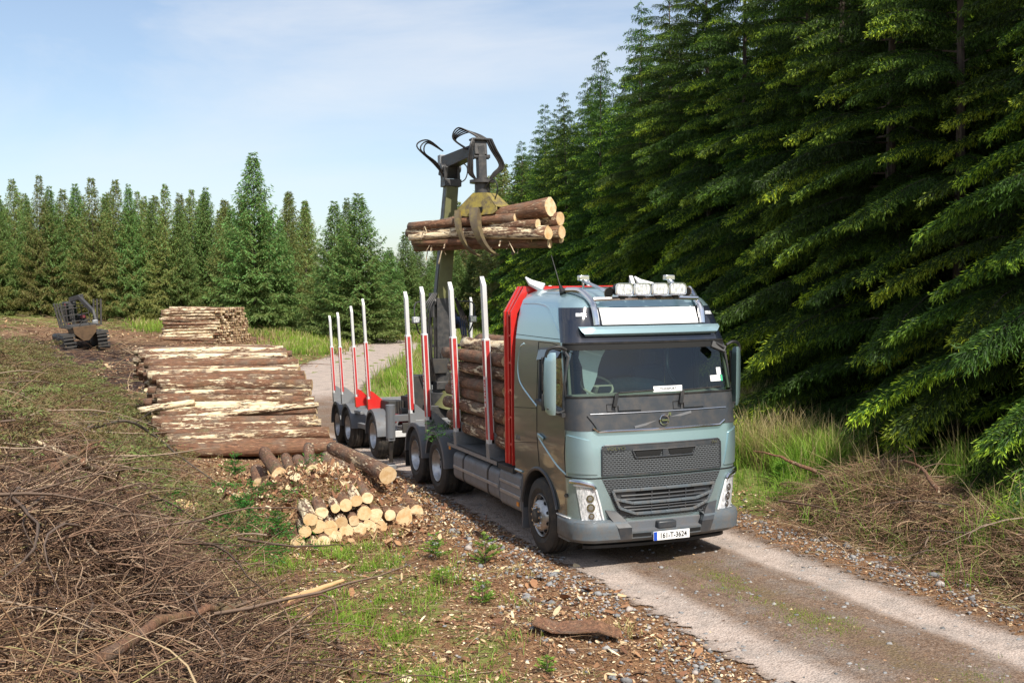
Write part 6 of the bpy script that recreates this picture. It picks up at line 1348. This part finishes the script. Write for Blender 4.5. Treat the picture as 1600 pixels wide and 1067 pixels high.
branch('fallen_branch', [(-7.0, -1.0, .8), (-6.75, -.3, .85), (-6.5, .4, .6)], .045, M['barkd'], 'stout grey stub lying on top of the bare brash heap', side=3, seed=8)
branch('fallen_branch', [(-4.7, -2.6, .06), (-4.72, -1.9, .1), (-4.6, -1.2, .05)], .035, M['barkd'], 'mossy stick lying in the grass at the bottom of the picture', side=1, seed=9)
branch('fallen_branch', [(3.6, -.9, .8), (4.1, .1, .86), (4.4, 1.1, .65)], .035, M['bark'], 'brown sawn branch resting on top of the right-hand brash', side=3, seed=10)
branch('fallen_branch', [(3.9, 2.1, .5), (3.55, 2.6, .75), (3.3, 3.0, .85)], .035, M['barks'], 'stubby pale-ended branch standing out of the right-hand brash near the rushes', side=1, seed=11)
branch('fallen_branch', [(5.3, -1.5, .85), (4.4, -2.2, .9), (3.7, -3.1, .75)], .04, M['barkd'], 'long dark limb across the right-hand brash at the picture edge', side=7, seed=12)
# block of sawn wood in the brash
mb = MB(); mb.prism([(-.17, -.09), (.15, -.10), (.19, .05), (.12, .13), (-.15, .12)], .22, Matrix.Rotation(.3, 4, 'Z') @ Matrix.Rotation(1.2, 4, 'X')); o = mb.build('wood_block', M['cut'], None, .01, loc=(-5.72, 3.95, ghf(-5.72, 3.95)+.3)); tag(o, 'pale sawn block of wood caught in the brash at the left', 'wood block')
mb = MB(); P1 = [[Vector((x_*.45, y_*.16*(1-.3*abs(x_)), .05*math.sin(x_*3)+.05*abs(y_))) for y_ in (-1, -.3, .4, 1)] for x_ in (-1, -.5, 0, .5, 1)]; mb.panel(P1, [[p-Vector((0, 0, .015)) for p in r] for r in P1])
o = mb.build('bark_slab', M['barkrust'] if 'barkrust' in M else M['bark'], None, 0, 40, loc=(-2.3, -2.15, ghf(-2.3, -2.15)+.05), rot=(.1, .15, -.5)); tag(o, 'large curled slab of reddish bark lying by the grey stones', 'bark slab')
def sapling(x, y, h, seed, label, mat='sapling', name='spruce_sapling'):
    rs = RS(seed); PV, TT = [], []; mb = MB(); mb.tube([(0, 0, -.02), (0.01, 0, h*.5), (0, 0, h*.95)], [.008, .006, .003], 5); st = mb
    for k in range(int(26*h/.4)+8):
        z = h*rs.uniform(.05, .95); a = rs.rand()*2*PI; L = (h*.62)*(1.05-z/h)**.8*rs.uniform(.5, 1.1)+.03; n = max(4, int(L/.016)); t = (np.arange(n)+1)/n
        B = np.stack([L*t*math.cos(a), L*t*math.sin(a), z+L*.35*t], 1)
        for sd in (-1, 0, 1):
            D = np.tile([math.cos(a+sd*.9), math.sin(a+sd*.9), .35], (n, 1))+rs.normal(size=(n, 3))*.3
            V, T = kites(B, D, np.full(n, .042), np.full(n, .012), np.clip(t*.7+.2*rs.rand(), 0, 1), rs, .5); PV.append(V); TT.append(T)
    e = empty(name, (x, y, ghf(x, y)), (0, 0, 0), label, 'sapling'); V = np.concatenate(PV)
    meshobj('foliage', quadmesh('foliage', V, np.arange(len(V)).reshape(-1, 4), {'tip': np.concatenate(TT)}), [M[mat]], e); st.build('stem', M['trunk'], e)
sapling(-2.1, 1.2, .42, 1, 'bright lime spruce sapling at the road edge, left of the front bumper')
sapling(-2.62, 1.75, .36, 2, 'bright green sapling left of the lime one, beside the gravel patch')
sapling(-2.78, -.6, .26, 3, 'small lime sapling low in the bark litter, nearest to the camera')
sapling(-3.0, .25, .18, 4, 'tiny sapling sprouting between the wood chips')
sapling(-4.45, 3.6, .42, 5, 'leafy dark shoot at the left foot of the small stack', 'leafdk')
sapling(-4.75, 4.6, .40, 6, 'dark green young shoot on the bank behind the small stack', 'leafdk')
sapling(-2.95, -2.9, .16, 7, 'tiny seedling near the bottom of the litter')
sapling(-4.35, 9.6, .5, 8, 'green sprig growing against the foot of the large log stack', 'leafdk')
sapling(4.3, 3.6, .5, 9, 'young green spruce sprig among the rushes')

# ------------------------------------------------------------------ light
SUN = Vector((.05, -.66, .75)).normalized()
el = math.asin(SUN.z); az = math.atan2(SUN.x, SUN.y)
w = bpy.data.worlds.new('World'); SC.world = w; w.use_nodes = True; t = w.node_tree; bg = t.nodes['Background']
sky = t.nodes.new('ShaderNodeTexSky'); sky.sky_type = 'NISHITA'; sky.sun_disc = False; sky.sun_elevation = el; sky.sun_rotation = az; sky.air_density = 1.0; sky.dust_density = 1.2; sky.ozone_density = 1.2; sky.altitude = 50
tc = t.nodes.new('ShaderNodeTexCoord'); sx = t.nodes.new('ShaderNodeSeparateXYZ'); t.links.new(tc.outputs['Generated'], sx.inputs[0])
mp = t.nodes.new('ShaderNodeMapping'); mp.inputs['Scale'].default_value = (1.0, 1.0, 3.4); mp.inputs['Rotation'].default_value = (0.1, .12, .5); t.links.new(tc.outputs['Generated'], mp.inputs[0])
nz = t.nodes.new('ShaderNodeTexNoise'); nz.inputs['Scale'].default_value = 2.1; nz.inputs['Detail'].default_value = 8; nz.inputs['Roughness'].default_value = .56; nz.inputs['Distortion'].default_value = .35; t.links.new(mp.outputs[0], nz.inputs['Vector'])
mr = t.nodes.new('ShaderNodeMapRange'); mr.inputs[1].default_value = .42; mr.inputs[2].default_value = .70; t.links.new(nz.outputs['Fac'], mr.inputs[0])
hz = t.nodes.new('ShaderNodeMapRange'); hz.inputs[1].default_value = .05; hz.inputs[2].default_value = .34; hz.inputs[3].default_value = .12; hz.inputs[4].default_value = .95; t.links.new(sx.outputs[2], hz.inputs[0])
ml = t.nodes.new('ShaderNodeMath'); ml.operation = 'MULTIPLY'; t.links.new(mr.outputs[0], ml.inputs[0]); t.links.new(hz.outputs[0], ml.inputs[1])
ad = t.nodes.new('ShaderNodeMath'); ad.operation = 'ADD'; ad.use_clamp = True; ad.inputs[1].default_value = .10; t.links.new(ml.outputs[0], ad.inputs[0])
mx = t.nodes.new('ShaderNodeMix'); mx.data_type = 'RGBA'; t.links.new(ad.outputs[0], mx.inputs[0]); t.links.new(sky.outputs[0], mx.inputs[6]); mx.inputs[7].default_value = (5.9, 6.0, 6.15, 1)
t.links.new(mx.outputs[2], bg.inputs['Color']); bg.inputs['Strength'].default_value = .16
sl = bpy.data.lights.new('sun', 'SUN'); sl.energy = 5.8; sl.angle = math.radians(.55); sl.color = (1, .94, .84)
so = bpy.data.objects.new('sun', sl); COL.objects.link(so); so.rotation_euler = SUN.to_track_quat('Z', 'Y').to_euler(); so.location = (0, -20, 30)
SC.view_settings.view_transform = 'Standard'; SC.view_settings.look = 'None'; SC.view_settings.exposure = 0; SC.view_settings.gamma = 1
SC.cycles.max_bounces = 6; SC.cycles.transparent_max_bounces = 12; SC.cycles.use_denoising = True
